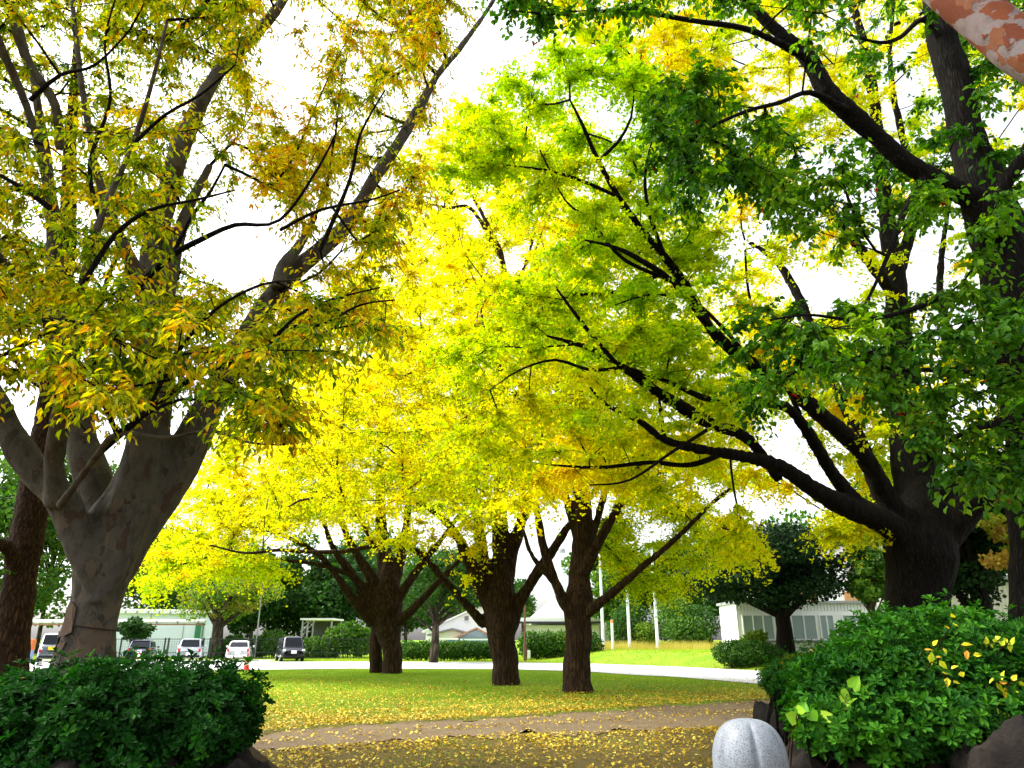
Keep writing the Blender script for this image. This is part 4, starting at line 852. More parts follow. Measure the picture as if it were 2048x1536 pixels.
# ------------------------------------------------------------------ planting beds, rocks, bollard
def bed(cx, cy_, rx, ry, h):
    n, m = 48, 8; V = [[cx, cy_, h]]; Fq = []; Ft = []
    for r in range(1, m + 1):
        for q in range(n):
            an_ = 2 * math.pi * q / n; rr = r / m; zz = h * (1 - sst(.8, 1, rr)) - .02
            x_ = cx + rx * rr * np.sign(math.cos(an_)) * abs(math.cos(an_)) ** .8; y_ = cy_ + ry * rr * np.sign(math.sin(an_)) * abs(math.sin(an_)) ** .8
            V.append([x_, y_, float(zz) + .04 * mnoise.noise(Vector((x_ * 2, y_ * 2, 0)))])
    for q in range(n): Ft.append([0, 1 + q, 1 + (q + 1) % n])
    for r in range(m - 1):
        for q in range(n): Fq.append([1 + r * n + q, 1 + (r + 1) * n + q, 1 + (r + 1) * n + (q + 1) % n, 1 + r * n + (q + 1) % n])
    tag(link('planting_bed', mesh_np('planting_bed', V, [Ft, Fq], SOIL, True)), kind='structure')
bed(-4.1, 5.9, 2.75, 1.75, .85); bed(4.35, 6.3, 2.6, 2.2, .85)
def rock(c, r, label, seed=0):
    n, m = 28, 18; V = []; Fq = []
    for i_ in range(m + 1):
        th = math.pi * i_ / m
        for j_ in range(n):
            ph = 2 * math.pi * j_ / n; d = Vector((math.sin(th) * math.cos(ph), math.sin(th) * math.sin(ph), math.cos(th)))
            k_ = 1 + .22 * mnoise.noise(d * 1.6 + Vector((seed, 0, 0))) + .10 * mnoise.noise(d * 4 + Vector((seed, 5, 0))) + .04 * mnoise.noise(d * 11 + Vector((seed, 5, 3)))
            d2 = Vector([math.copysign(abs(a_) ** .8, a_) for a_ in d]); V.append([d2.x * r[0] * k_, d2.y * r[1] * k_, d2.z * r[2] * k_])
    for i_ in range(m):
        for j_ in range(n): Fq.append([i_ * n + j_, (i_ + 1) * n + j_, (i_ + 1) * n + (j_ + 1) % n, i_ * n + (j_ + 1) % n])
    o = link('rock', mesh_np('rock', V, [Fq], ROCK, True), loc=c); tag(o, label, 'rock', 'rocks edging the planting beds'); return o
def rk(px, py_top, wpx, Y_, label, seed, depth=.3, tall=1.0):
    m_ = ax(px, py_top, Y_); rx = wpx / 2 * m_; zt = at(px, py_top, Y_)[2]; hz = min(zt, tall) / 2 + .02
    rock((at(px, py_top, Y_)[0], Y_, zt - hz), (rx, depth, hz), label, seed)
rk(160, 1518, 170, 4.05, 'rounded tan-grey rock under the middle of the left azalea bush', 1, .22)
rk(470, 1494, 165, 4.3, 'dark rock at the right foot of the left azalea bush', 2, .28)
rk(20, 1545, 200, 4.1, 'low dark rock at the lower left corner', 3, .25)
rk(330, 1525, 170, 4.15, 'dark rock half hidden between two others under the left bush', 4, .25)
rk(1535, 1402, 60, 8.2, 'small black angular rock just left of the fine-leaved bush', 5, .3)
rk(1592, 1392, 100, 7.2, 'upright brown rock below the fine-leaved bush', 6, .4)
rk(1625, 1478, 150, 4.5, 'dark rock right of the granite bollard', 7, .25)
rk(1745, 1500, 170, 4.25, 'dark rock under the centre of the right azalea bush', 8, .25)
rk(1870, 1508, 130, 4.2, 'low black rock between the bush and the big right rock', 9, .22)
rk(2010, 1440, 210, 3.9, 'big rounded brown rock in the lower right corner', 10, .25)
# granite bollard with melon ribs
bp = at(1492, 1437, 3.7); rB = 73 * ax(1492, 1500, 3.7); zt = bp[2]
n, V, Fq = 96, [], []
prof = [(1.0, 0), (1.0, .3), (1.0, .6), (1.0, zt - rB * 1.05)] + [(math.cos(q) ** .72 if math.cos(q) > 1e-6 else 0, zt - rB * 1.05 + rB * 1.05 * math.sin(q)) for q in np.linspace(.08, math.pi / 2, 16)]
for r_, z_ in prof:
    for j_ in range(n):
        a_ = 2 * math.pi * j_ / n; gr = abs(math.sin(3 * (a_ + .62))); rr = rB * r_ * (1 - .10 * math.exp(-(gr / .20) ** 2)) * (.94 + .06 * gr)
        V.append([rr * math.cos(a_), rr * math.sin(a_), z_])
for i_ in range(len(prof) - 1):
    for j_ in range(n): Fq.append([i_ * n + j_, i_ * n + (j_ + 1) % n, (i_ + 1) * n + (j_ + 1) % n, (i_ + 1) * n + j_])
tag(link('bollard', mesh_np('bollard', V, [Fq], GRANITE, True), loc=(bp[0], 3.7, 0)), 'speckled grey granite bollard with a ribbed dome top at the bottom edge', 'bollard')

# ------------------------------------------------------------------ fallen leaves and grass
def scatter(n, x0, x1, y0, y1, dens):
    out = []; tot = 0
    while tot < n:
        y = R.uniform(y0, y1, n); x = R.uniform(x0, x1, n); m = (np.abs(x) < y * .78 + 2) & (R.random(n) < dens(x, y)); out.append(np.stack([x[m], y[m]], -1)); tot += m.sum()
    return np.concatenate(out)[:n]
def nz2(x, y, s_, o=0): return np.array([mnoise.noise(Vector((a_ * s_, b_ * s_, o))) for a_, b_ in zip(x, y)])
def ldens(x, y):
    on = (y > path_near(x)) & (y < path_far(x))
    d = np.where(on, .06, np.where(y >= path_far(x), (.10 + .12 * sst(0, -8, x)) + .8 * np.exp(-((y - path_far(x)) / 2.8) ** 1.0), .26 + .5 * np.exp(-(path_near(x) - y) / 1.2)))
    d = d * (.45 + .9 * sst(-.3, .45, nz2(x, y, .9) + .5 * nz2(x, y, 2.6, 3)))
    edge = np.abs(y - (path_near(x) + path_far(x)) / 2) < .35; d = np.where(edge & on, .16, d)
    return d * (1 - .75 * sst(6, 14, x) * sst(26, 34, y)) * (1 - .6 * sst(24, 29, y)) * (1 - .9 * sst(29, 35, y))
P2 = scatter(68000, -20, 22, 10, 42, ldens); n = len(P2)
P = np.column_stack([P2, gz(P2[:, 0], P2[:, 1]) + .018 + .03 * R.random(n) + .03 * (P2[:, 1] > path_far(P2[:, 0]))])
tp_ = np.concatenate(TOPS); P = np.concatenate([P, tp_]); P2 = np.concatenate([P2, tp_[:, :2]]); n = len(P)
an = R.uniform(0, 6.28, n); D = np.stack([np.cos(an), np.sin(an), R.normal(0, .25, n)], -1); N = nrm(np.array([0, 0, 1.]) + R.normal(0, .38, (n, 3)))
sz = R.uniform(.026, .055, n); V, Fc, tk = leaf_geo(P, D, N, sz, sz * 1.05, 'fan2')
tl = np.clip(R.beta(1.7, 1.7, n) + .12 * nz2(P2[:, 0], P2[:, 1], .6, 7), 0, 1)
tag(link('fallen_leaves', mesh_np('fallen_leaves', V, [Fc], LITTER, False, np.repeat(tl, tk))), 'yellow ginkgo leaves littering the lawn and the dirt path', 'leaves', kind='stuff')
def gdens(x, y):
    on = (y > path_near(x) - .2) & (y < path_far(x) + .2) | ((y > road_near(x) - .1) & (y < road_far(x) + .1))
    near = y < path_near(x)
    pat = sst(-.15, .35, nz2(x, y, .5, 11))
    return np.where(on, 0, np.where(near, .25 * pat, .35 + .65 * sst(0, 6, y - path_far(x)) * (.6 + .4 * pat)))
P2 = scatter(330000, -30, 30, 10, 46, gdens); n = len(P2)
def blades(name, P2, h, w_, tint, label, lean=.35, tv=.12):
    n = len(P2); B_ = np.column_stack([P2, gz(P2[:, 0], P2[:, 1]) - .005]); hh = h * R.uniform(.5, 1.15, n); an = R.uniform(0, 6.28, n)
    u = np.stack([np.cos(an), np.sin(an), 0 * an], -1) * (w_ * R.uniform(.7, 1.2, n))[:, None]; tp = B_ + np.stack([R.normal(0, lean, n) * hh, R.normal(0, lean, n) * hh, hh], -1)
    V = np.stack([B_ - u, B_ + u, tp], 1).reshape(-1, 3); t = np.clip(tint + R.normal(0, tv, n), 0, 1)
    tag(link(name, mesh_np(name, V, [np.arange(3 * n).reshape(-1, 3)], GRASSM, False, np.repeat(t, 3))), label, 'grass', kind='stuff')
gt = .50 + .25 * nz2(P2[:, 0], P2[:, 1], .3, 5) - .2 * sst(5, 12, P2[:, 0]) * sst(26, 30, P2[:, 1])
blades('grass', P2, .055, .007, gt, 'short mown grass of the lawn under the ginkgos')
P2 = scatter(90000, -45, 45, 40, 75, lambda x, y: np.where(y > road_far(x) + .3, .8, 0)); blades('verge_grass', P2, .12, .016, .70 + .15 * nz2(P2[:, 0], P2[:, 1], .3, 5), 'bright green grass of the bank beyond the road')
P2 = scatter(26000, 5, 28, 62, 76, lambda x, y: sst(62, 66, y) * sst(-.3, .2, nz2(x, y, .3, 9))); blades('dry_grass', P2, .75, .012, .97, 'tall dry straw-coloured grass around the flagpoles', .2, .05)

# ------------------------------------------------------------------ poles, lamps, cones, fence
def zg(x, y): return float(gz(x, y))
for (px, pt, lab) in ((1207, 1060, 'leftmost of the three white flagpoles beyond the road'), (1260, 1080, 'middle of the three white flagpoles beyond the road'), (1316, 1040, 'rightmost of the three white flagpoles beyond the road')):
    q = at(px, 1300, 65); z0 = zg(q[0], 65); t_ = thing('flagpole', lab, 'flagpole', (q[0], 65, z0), group='white flagpoles')
    h = at(px, pt, 65)[2] - z0; MB().tube([[0, 0, -.2], [0, 0, h * .5], [0, 0, h]], [.14, .115, .07], 14).build('pole', PALEPOLE, t_, True)
    MB().lathe([(0, h + .2), (.07, h + .16), (.1, h + .08), (.07, h), (0, h)], n=14).build('finial', PALEPOLE, t_, True)
    MB().lathe([(.3, 0), (.3, .12), (.16, .16), (.14, .16)], n=16).build('base_collar', GREYM, t_)
q = at(1226, 1298, 64); z0 = zg(q[0], 64); t_ = thing('marker_post', 'short white post with an orange band on top between two flagpoles', 'post', (q[0], 64, z0))
MB().tube([[0, 0, -.1], [0, 0, 2.15]], .11, 14).build('post', PALEPOLE, t_, True); MB().tube([[0, 0, 2.15], [0, 0, 2.3]], .118, 14).build('band', ORANGE, t_, True); MB().lathe([(.118, 2.3), (.1, 2.36), (0, 2.38)], n=14).build('cap', ORANGE, t_, True)
q = at(1050, 1309, 60); z0 = zg(q[0], 60); t_ = thing('lamp_post', 'slim brown lamp post on the grass right of the middle ginkgo', 'lamp post', (q[0], 60, z0))
MB().tube([[0, 0, -.1], [0, 0, 1.3]], .13, 12).build('post_base', BROWNP, t_, True); MB().tube([[0, 0, 1.3], [0, 0, 5.0]], .075, 12).build('post', BROWNP, t_, True)
MB().lathe([(.05, 5.0), (.24, 5.1), (.28, 5.45), (.1, 5.6), (0, 5.62)], n=14).build('lamp_head', WHITE, t_, True); MB().box((.3, -.05, .5), (.24, .12, .62), .02).build('meter_box', WHITE, t_)
q = at(509, 1315, 68); t_ = thing('street_lamp', 'thin grey lamp pole behind the fence right of the white sedan', 'street lamp', (q[0], 68, 0))
MB().tube([[0, 0, -.1], [0, 0, 6.4], [.05, -.1, 6.6]], [.07, .05, .04], 10).build('pole', GREYM, t_, True); MB().box((.25, -.3, 6.62), (.6, .28, .12), .03).build('lamp_head', GREYM, t_)
def cone(px, py, Y_, lab):
    q = at(px, py, Y_); t_ = thing('traffic_cone', lab, 'traffic cone', (q[0], Y_, .035), group='traffic cones in the parking lot')
    MB().box((0, 0, .02), (.38, .38, .04), .01).build('base', RED, t_)
    pr = [(.15, .04), (.128, .22), (.128, .22), (.108, .38), (.088, .52), (.066, .68), (.03, .86)]
    for nm_, a_, b_, m_ in (('cone_body', .04, .24, RED), ('reflective_band', .24, .40, WHITE), ('cone_body', .40, .56, RED), ('reflective_band', .56, .68, WHITE), ('cone_body', .68, .86, RED)):
        f_ = lambda z: .16 - .15 * z; MB().lathe([(f_(a_), a_), (f_(b_), b_)] + ([(0, b_)] if b_ > .8 else []), n=18).build(nm_, m_, t_, True)
cone(492, 1342, 42.5, 'red and white traffic cone at the right tip of the left azalea bush'); cone(275, 1330, 48, 'red and white traffic cone in front of the navy hatchback')
t_ = thing('drum', 'orange-topped blue drum beside the silver van at the far left', 'drum', (at(52, 1330, 58)[0], 58, .036))
MB().lathe([(0, 0), (.33, 0), (.35, .05), (.33, .4), (.35, .45), (.33, .8)], n=20).build('drum_body', SKYB, t_, True); MB().lathe([(.33, .8), (.36, .85), (.34, 1.25), (.37, 1.3), (.35, 1.55), (.0, 1.62)], n=20).build('drum_top', ORANGE, t_, True)
# fence behind the cars
fx0, fx1, FY = at(150, 1300, 66)[0], at(745, 1300, 66)[0], 66
t_ = thing('fence', 'dark metal mesh fence running behind the parked cars', 'fence', (fx0, FY, 0)); Lf = fx1 - fx0
for px in (150, 240, 328, 335, 405, 418, 508, 600, 655, 745): MB().box((at(px, 1300, 66)[0] - fx0, 0, .85), (.11, .11, 1.75), .01).build('post', DARKM, t_)
r_ = MB()
for z in (1.62, .52, .12): r_.box((Lf / 2, .0, z), (Lf, .05, .05))
r_.build('rails', DARKM, t_)
r_ = MB()
for x in np.arange(.2, Lf, .2): r_.box((x, .03, .86), (.010, .010, 1.5))
for z in np.arange(.2, 1.6, .2): r_.box((Lf / 2, .045, z), (Lf, .009, .009))
r_.build('wire_mesh', DARKM, t_)

# ------------------------------------------------------------------ cars (the -Y side faces the photographer)
def loft(st, n=16, pw=.45):
    """st: (y, half width, z0, z1, top half width)"""
    V = []
    for y, hw, z0, z1, tw in st:
        zc, hz = (z0 + z1) / 2, (z1 - z0) / 2
        for q in range(n):
            a_ = 2 * math.pi * (q + .5) / n; c_, s_ = math.cos(a_), math.sin(a_)
            cx = math.copysign(abs(c_) ** pw, c_); sz_ = math.copysign(abs(s_) ** pw, s_); f = (sz_ + 1) / 2
            V.append([cx * (hw * (1 - f) + tw * f), y, zc + sz_ * hz])
    k = len(st); Fq = [[i * n + j, i * n + (j + 1) % n, (i + 1) * n + (j + 1) % n, (i + 1) * n + j] for i in range(k - 1) for j in range(n)]
    return np.array(V), Fq, [list(range(n)), list(range((k - 1) * n, k * n))[::-1]]
def car(label, px, py, Y_, yaw, W, L, H, mat, cab, belt, plate=PLATE_W, front=False, roof=None, name='car', plz=.62, lampz=.8, spoiler=False):
    q = at(px, py, Y_); t_ = thing(name, label, 'car' if name == 'car' else 'van', (q[0], Y_, .036 if Y_ > 55 and q[0] < -18 else zg(q[0], Y_)), yaw, 'cars parked in front of the fence'); hw = W / 2; y0, y1 = -L / 2, L / 2
    b = MB(); V, f1, f2 = loft([(y0, hw * .86, .32, belt * .78, hw * .8), (y0 + .08, hw * .96, .26, belt * .93, hw * .92), (y0 + .35, hw, .22, belt, hw * .95), (0, hw, .22, belt, hw * .95), (y1 - .6, hw, .22, belt * .95, hw * .93), (y1 - .12, hw * .94, .26, belt * .8, hw * .88), (y1, hw * .8, .34, belt * .62, hw * .75)], 20, .42)
    b.add(V, f1, f2); b.build('body', mat, t_, True)
    # cabin: (y, half width, top z)
    (ya, yb, yc, yd) = cab; top = H
    V, f1, f2 = loft([(ya, hw * .88, belt - .08, belt + .02, hw * .86), (yb, hw * .9, belt - .08, top - .03, hw * .76), (yb + .25, hw * .9, belt - .08, top, hw * .76), (yc, hw * .9, belt - .08, top, hw * .76), (yd, hw * .88, belt - .08, belt + .02, hw * .86)], 20, .38)
    c_ = MB(); c_.add(V, f1, f2); c_.build('roof', roof or mat, t_, True)
    # windows as slightly proud curved glass
    def pane(p, nm):
        p = np.array(p); g = MB(); n_ = np.cross(p[1] - p[0], p[3] - p[0]); n_ = n_ / np.linalg.norm(n_) * .03; g.poly(p, n_); g.build(nm, CARGLASS, t_)
    zb, zt_ = belt + .06, top - .13; k1 = (zb - belt) / (top - belt); k2 = (zt_ - belt) / (top - belt)
    yA = ya + (yb - ya) * k1 - .05; yB = ya + (yb - ya) * k2 - .05
    pane([[-hw * .74, yA, zb], [hw * .74, yA, zb], [hw * .66, yB, zt_], [-hw * .66, yB, zt_]], 'windscreen' if front else 'rear_window')
    yC = yd + (yc - yd) * k1 + .05; yD = yd + (yc - yd) * k2 + .05
    pane([[hw * .74, yC, zb], [-hw * .74, yC, zb], [-hw * .66, yD, zt_], [hw * .66, yD, zt_]], 'rear_window' if front else 'windscreen')
    for s in (-1, 1):
        xb, xt = s * (hw * .895 + .008), s * (hw * .80 + .008); m_ = (ya + yd) / 2
        for (a_, b_) in (((yA + .25), m_ - .05), (m_ + .05, yC - .25)):
            lo = a_ if a_ < m_ else a_; p = [[xb, a_, zb], [xb, b_, zb], [xt, min(b_, yD - .2), zt_], [xt, max(a_, yB + .2), zt_]]
            if s > 0: p = p
            g = MB(); g.poly(p, (s * .012, 0, 0)); g.build('side_window', CARGLASS, t_)
        for yw in (y0 + L * .19, y1 - L * .19):
            wl = thing('wheel', None, None, (s * (hw - .10), yw, .30)); wl.parent = t_
            MB().wheel((0, 0, 0), .30, .20).build('tyre', RUBBER, wl, True); MB().wheel((s * .03, 0, 0), .19, .17, 14).build('rim', ALLOY, wl)
        lm = HEADL if front else TAIL
        MB().box((s * hw * .80, y0 + .05, lampz), (.22 if front else .15, .16, .14 if front else .24), .03).build('headlight' if front else 'tail_light', lm, t_)
        m0 = MB(); mf = (yA + .45) if front else (yC - .55); m0.box((s * (hw + .10), mf, belt + .06), (.16, .10, .14), .03).build('wing_mirror', mat, t_)
    MB().box((0, y0 + .02, .38), (W * .86, .12, .16), .04).build('bumper', RUBBER if mat is not P_WHITE else mat, t_)
    MB().box((0, y0 - .05, plz), (.40, .03, .22), .006).build('number_plate', plate, t_)
    if spoiler: MB().box((0, yb - .06, top - .05), (W * .66, .22, .05), .015).build('spoiler', mat, t_)
    if front: MB().box((0, y0 - .005, .62), (W * .5, .05, .10), .01).build('grille', RUBBER, t_)
    return t_
car('silver grey boxy van with a yellow plate left of the grey-barked trunk', 100, 1330, 57.5, rad(27), 1.70, 3.6, 2.0, P_SILVER, (-1.78, -1.62, .95, 1.55), 1.15, PLATE_Y, name='van', plz=.95, roof=P_PALE)
car('dark navy hatchback parked just right of the grey-barked trunk', 281, 1326, 58.5, rad(19), 1.78, 4.3, 1.52, P_NAVY, (-1.95, -1.45, .5, 1.25), .95, spoiler=True, plz=.72)
car('pale silver hatchback in the middle of the parked cars', 379, 1325, 59, rad(19), 1.78, 4.1, 1.62, P_PALE, (-1.95, -1.5, .5, 1.25), 1.0, spoiler=True, plz=.55)
car('white sedan parked between the silver hatchback and the black minivan', 477, 1323, 60, rad(16), 1.76, 4.3, 1.48, P_WHITE, (-1.75, -1.15, .4, 1.15), .98, plz=.68)
car('black minivan facing the road at the right end of the parked cars', 578, 1323, 60, rad(24), 1.75, 4.2, 1.82, P_BLACK, (-1.65, -1.15, 1.6, 1.95), 1.0, front=True, name='van', plz=.7, lampz=.82, roof=P_BLACK)

# ------------------------------------------------------------------ buildings
def bx(px0, px1, py0, py1, Y_, dep, zb=None):
    a_, b_ = at(px0, py1, Y_), at(px1, py0, Y_); z0 = a_[2] if zb is None else zb
    return np.array([(a_[0] + b_[0]) / 2, Y_ + dep / 2, (z0 + b_[2]) / 2]), np.array([b_[0] - a_[0], dep, b_[2] - z0])
# white warehouse
c, d = bx(196, 420, 1228, 1310, 76, 10, 0); t_ = thing('warehouse', 'long white warehouse with a green door behind the parked cars', 'building', (c[0], 76, 0), rad(21))
o_ = np.array([c[0], 76, 0]); MB().box(c - o_, d).build('wall', PALEB, t_)
rf = MB(); rf.box((0, 4.9, d[2] + .22), (d[0] + .5, 10.8, .42), .04); roof = rf.build('roof', WHITE, t_)
cl = MB()
for x in np.arange(-d[0] / 2 + .4, d[0] / 2, 1.0): cl.poly([[x - .12, -.56, d[2] + .02], [x + .12, -.56, d[2] + .02], [x, -.56, d[2] + .34]], (0, .06, 0))
cl.build('roof_brackets', GREYM, roof)
sm = MB()
for x in np.arange(-d[0] / 2 + 1.6, d[0] / 2, 3.1): sm.box((x, -.02, d[2] / 2), (.07, .05, d[2] - .1))
sm.build('panel_seams', GREYM, t_)
c2, d2 = bx(381, 402, 1247, 1283, 76, .1); dr = MB().box(np.array([c2[0], 75.94, c2[2]]) - o_, (d2[0], .1, d2[2] + .3)).build('door', GREEND, t_); MB().box(np.array([c2[0], 75.90, c2[2] + d2[2] / 2 + .2]) - o_, (d2[0] + .2, .1, .12)).build('door_frame', WHITE, dr)
# elevated pipe rack
t_ = thing('pipe_rack', 'long white elevated pipe with a rusty underside crossing behind the parked cars', 'pipe', (at(-80, 1245, 70)[0], 70, 0)); L_ = at(410, 1245, 70)[0] - at(-80, 1245, 70)[0]; zp = at(200, 1243, 70)[2]
MB().tube([[0, 0, zp], [L_ / 2, 0, zp], [L_, 0, zp]], .16, 14).build('pipe', WHITE, t_, True); MB().box((L_ / 2, 0, zp - .26), (L_, .3, .12)).build('beam', RUST, t_)
for x in np.linspace(.5, L_ - .2, 5): MB().box((x, 0, (zp - .32) / 2), (.12, .12, zp - .32)).build('support', GREYM, t_)
jb = MB()
for x in np.arange(1, L_, 1.9): jb.tube([[x - .06, 0, zp], [x + .06, 0, zp]], .19, 14)
jb.build('pipe_joints', GREYM, t_)
# frame shelter with a parked white car top
q0, q1 = at(606, 1240, 74), at(664, 1240, 74); W_ = q1[0] - q0[0]; t_ = thing('steel_shelter', 'pale steel frame shelter behind the black minivan', 'shelter', (q0[0], 74, 0)); H_ = q0[2]
for x, y in ((0, 0), (.5, 0), (W_, 0), (0, 4), (W_, 4)): MB().box((x, y, H_ / 2), (.14, .14, H_)).build('post', GREYM, t_)
MB().box((W_ / 2, 2, H_ + .08), (W_ + .4, 4.6, .16)).build('roof', WHITE, t_); br = MB()
for a_, b_ in (((0, 0, H_ - 1), (.9, 0, H_)), ((0, 0, H_ - .5), (.5, 0, H_)), ((.5, 0, H_ - .9), (1.3, 0, H_))): br.tube([a_, b_], .05, 6)
br.build('braces', GREYM, t_); MB().box((W_ / 2, 3.9, H_ / 2), (W_ - .2, .08, H_ - .2)).build('back_wall', ROOFD, t_)
# white houses in the middle
def gable(label, px0, px1, eave_py, ridge_py, ridge_px, Y_, dep, wallm, roofm, name='house', over=.4, fascia=None):
    a_, b_ = at(px0, eave_py, Y_), at(px1, eave_py, Y_); rz_ = at(ridge_px, ridge_py, Y_); t = thing(name, label, 'building', ((a_[0] + b_[0]) / 2, Y_, 0)); cx = (a_[0] + b_[0]) / 2; hw = (b_[0] - a_[0]) / 2; ez = a_[2]; rx = rz_[0] - cx
    MB().poly([[-hw, 0, 0], [hw, 0, 0], [hw, 0, ez], [rx, 0, rz_[2] - .05], [-hw, 0, ez]], (0, dep, 0)).build('wall', wallm, t)
    sl1 = (rz_[2] - ez) / max(.1, rx + hw); sl2 = (rz_[2] - ez) / max(.1, hw - rx)
    r = MB(); r.poly([[-hw - over, -.35, ez - over * sl1], [rx, -.35, rz_[2]], [rx, -.35, rz_[2] + .16], [-hw - over, -.35, ez - over * sl1 + .16]], (0, dep + .7, 0)); r.poly([[rx, -.35, rz_[2]], [hw + over, -.35, ez - over * sl2], [hw + over, -.35, ez - over * sl2 + .16], [rx, -.35, rz_[2] + .16]], (0, dep + .7, 0)); r.build('roof', roofm, t)
    return t, cx, ez
t, cx, ez = gable('white gabled house between the two left ginkgo trunks', 852, 1010, 1262, 1212, 962, 84, 9, WHITE, WHITE)
c, d = bx(929, 937, 1232, 1241, 83.9, .1); f = MB().box((c[0] - cx, -.03, c[2]), (d[0], .1, d[2])).build('window', ROOFG, t); MB().box((c[0] - cx, -.1, c[2] - d[2] / 2 - .05), (d[0] + .2, .1, .08)).build('window_sill', WHITE, f)
t, cx, ez = gable('low tiled grey roof shed in front of the white gabled house', 862, 945, 1270, 1259, 905, 80, 5, CREAM, ROOFG, 'shed')
t, cx, ez = gable('small teal shed with a rusty roof edge left of the middle ginkgo', 915, 985, 1275, 1258, 953, 78, 4, TEAL, RUST, 'shed')
c, d = bx(876, 915, 1275, 1280, 76, 2.5); t_ = thing('carport', 'low white carport roof with a blue tarp above the hedge', 'carport', (c[0], 76, 0)); MB().box((0, 1.2, c[2]), (d[0], 2.5, .14)).build('roof', WHITE, t_); MB().box((.3, .3, c[2] - .3), (.9, .5, .35), .05).build('tarp', BLUE, t_)
for x in (-d[0] / 2 + .1, d[0] / 2 - .1): MB().box((x, .1, c[2] / 2), (.1, .1, c[2])).build('post', GREYM, t_)
c, d = bx(920, 980, 1276, 1282, 75, 2.5); t_ = thing('carport', 'pale blue carport roof below the teal shed', 'carport', (c[0], 75, 0)); MB().box((0, 1.2, c[2]), (d[0], 2.5, .14)).build('roof', PALEB, t_)
for x in (-d[0] / 2 + .1, d[0] / 2 - .1): MB().box((x, .1, c[2] / 2), (.1, .1, c[2])).build('post', GREYM, t_)
t, cx, ez = gable('big white factory hall with a gable behind the nearest middle ginkgo', 1062, 1250, 1236, 1176, 1130, 90, 30, WHITE, WHITE, 'factory_hall')
c, d = bx(1026, 1200, 1240, 1251, 86, 4); t_ = thing('loading_annex', 'low cream annex with a dark eave in front of the white factory hall', 'building', (c[0], 86, 0)); MB().box((0, 2, d[2] / 2 + c[2]), (d[0] + .6, 4.6, .5)).build('roof', WHITE, t_)
MB().box((0, -.35, c[2] + .02), (d[0] + .7, .3, .22)).build('eave', ROOFD, t_); MB().box((.6, 2, c[2] / 2 - .1), (d[0] - 1.4, 3.6, c[2] - .3)).build('wall', CREAM, t_)
q = at(1125, 1195, 110); t_ = thing('chimney_stack', 'pale chimney stack rising behind the white factory hall', 'chimney', (q[0], 110, 0)); zt_ = at(1125, 1095, 110)[2]
MB().tube([[0, 0, 0], [0, 0, zt_]], [.7, .5], 18).build('stack', PALEPOLE, t_, True); MB().tube([[0, 0, zt_ - .8], [0, 0, zt_ - .3]], [.56, .56], 18).build('rim', GREYM, t_, True)
# long white building at the right
YB = 50; a_, b_ = at(1478, 1280, YB), at(1800, 1280, YB); zt_ = at(1600, 1207, YB)[2]; t_ = thing('office_building', 'long white single-storey wing with a row of frosted windows behind the black-green tree', 'building', (a_[0], YB, 0)); L_ = b_[0] - a_[0]
wz0, wz1 = at(1600, 1280, YB)[2], at(1600, 1230, YB)[2]
MB().box((L_ / 2, 2, zt_ / 2 + .0), (L_, 4, zt_)).build('wall', WHITE, t_); MB().box((L_ / 2, 2, zt_ + .09), (L_ + .3, 4.4, .16)).build('roof', GREYM, t_); MB().box((L_ / 2, -.1, wz0 - .1), (L_, .24, .12)).build('sill_ledge', ROOFG, t_)
sm = MB()
for x in np.arange(.1, L_, .22): sm.box((x, -.012, (zt_ + wz1) / 2 + .1), (.02, .03, zt_ - wz1 - .3))
sm.build('ribbed_cladding', GREYM, t_)
for (p0, p1, k_) in ((1486, 1547, 3), (1583, 1632, 2), (1640, 1668, 2), (1686, 1740, 2)):
    x0_, x1_ = at(p0, 1250, YB)[0] - a_[0], at(p1, 1250, YB)[0] - a_[0]; w_ = (x1_ - x0_)
    f = MB(); f.box(((x0_ + x1_) / 2, -.04, wz1), (w_ + .12, .12, .08)); f.box(((x0_ + x1_) / 2, -.04, wz0 + .03), (w_ + .12, .12, .08))
    for q in range(k_ + 1): f.box((x0_ + w_ * q / k_, -.045, (wz0 + wz1) / 2), (.08, .13, wz1 - wz0 - .08))
    fr = f.build('window', WHITE, t_); MB().box(((x0_ + x1_) / 2, -.015, (wz0 + wz1) / 2), (w_, .06, wz1 - wz0 - .06)).build('pane', FROST, fr)
YC = 56; c, d = bx(1560, 1790, 1090, 1207, YC, 10, 0); t_ = thing('office_block', 'white upper storeys with orange shutters and a red brick pier behind the long wing', 'building', (c[0], YC, 0)); MB().box((0, 5, d[2] / 2), (d[0], 10, d[2])).build('wall', WHITE, t_)
MB().box((0, 5, d[2] + .1), (d[0] + .6, 10.6, .2)).build('roof', ROOFG, t_)
for p0, p1 in ((1690, 1700), (1706, 1719), (1600, 1612), (1620, 1634)):
    e_, d_ = bx(p0, p1, 1184, 1202, YC, .1); f = MB().box((e_[0] - c[0], -.03, e_[2]), (d_[0], .12, d_[2])).build('shutter', ORANGEW, t_)
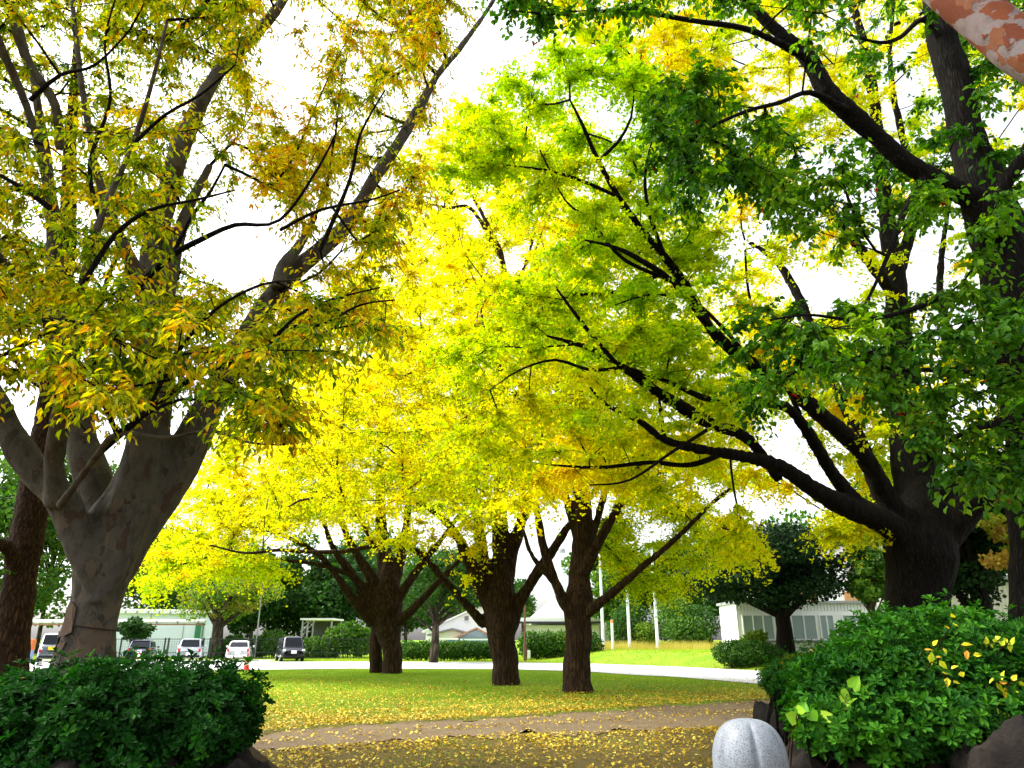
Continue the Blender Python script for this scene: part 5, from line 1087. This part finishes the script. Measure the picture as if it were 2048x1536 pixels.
e_, d_ = bx(1712, 1746, 1095, 1182, YC, .6); MB().box((e_[0] - c[0], -.3, e_[2]), (d_[0], .7, d_[2])).build('brick_pier', BRICK, t_)
# corrugated shed right of the ginkgo
YD = 40; a_, b_ = at(1878, 1280, YD), at(2200, 1280, YD); zt_ = at(1950, 1160, YD)[2]; t_ = thing('corrugated_shed', 'pale corrugated metal wall with a window right of the huge ginkgo trunk', 'building', (a_[0], YD, 0)); L_ = b_[0] - a_[0]
xx = np.arange(0, L_, .06); yy = np.where((np.arange(len(xx)) // 2) % 2, 0, .06); V = np.concatenate([np.stack([xx, yy, 0 * xx], -1), np.stack([xx, yy, 0 * xx + zt_], -1)]); n = len(xx)
w1 = MB(); w1.add(V, [[i, i + 1, n + i + 1, n + i] for i in range(n - 1)]); w1.box((L_ / 2, 3.1, zt_ / 2), (L_, 6, zt_)); w1.build('wall', M_simple('pale_corrugated_metal', (.46, .44, .42), .6, .3), t_)
MB().box((L_ / 2, 3, zt_ + .1), (L_ + .5, 6.8, .2)).build('roof', ROOFG, t_)
e_, d_ = bx(1888, 1908, 1219, 1275, YD, .1); f = MB().box((e_[0] - a_[0], -.02, e_[2]), (d_[0] + .16, .1, d_[2] + .16)).build('window', WHITE, t_); MB().box((e_[0] - a_[0], -.07, e_[2]), (d_[0], .04, d_[2])).build('pane', FROST, f)
e_, d_ = bx(1957, 1968, 1150, 1260, YD, .2); MB().box((e_[0] - a_[0], -.08, zt_ / 2), (.3, .16, zt_ - .2)).build('downpipe', ROOFG, t_)
# low white wall in front of the wing
a_, b_ = at(1590, 1300, 47), at(1760, 1300, 47); t_ = thing('boundary_wall', 'low white wall in front of the long white wing', 'wall', (a_[0], 47, 0)); MB().box(((b_[0] - a_[0]) / 2, .1, .55), (b_[0] - a_[0], .2, 1.1), .02).build('wall_panel', WHITE, t_); MB().box(((b_[0] - a_[0]) / 2, .1, 1.13), (b_[0] - a_[0] + .1, .3, .06)).build('coping', CREAM, t_)
print('objects', len(S.objects), 'tris ~', sum(len(o.data.polygons) for o in S.objects if o.type == 'MESH'))
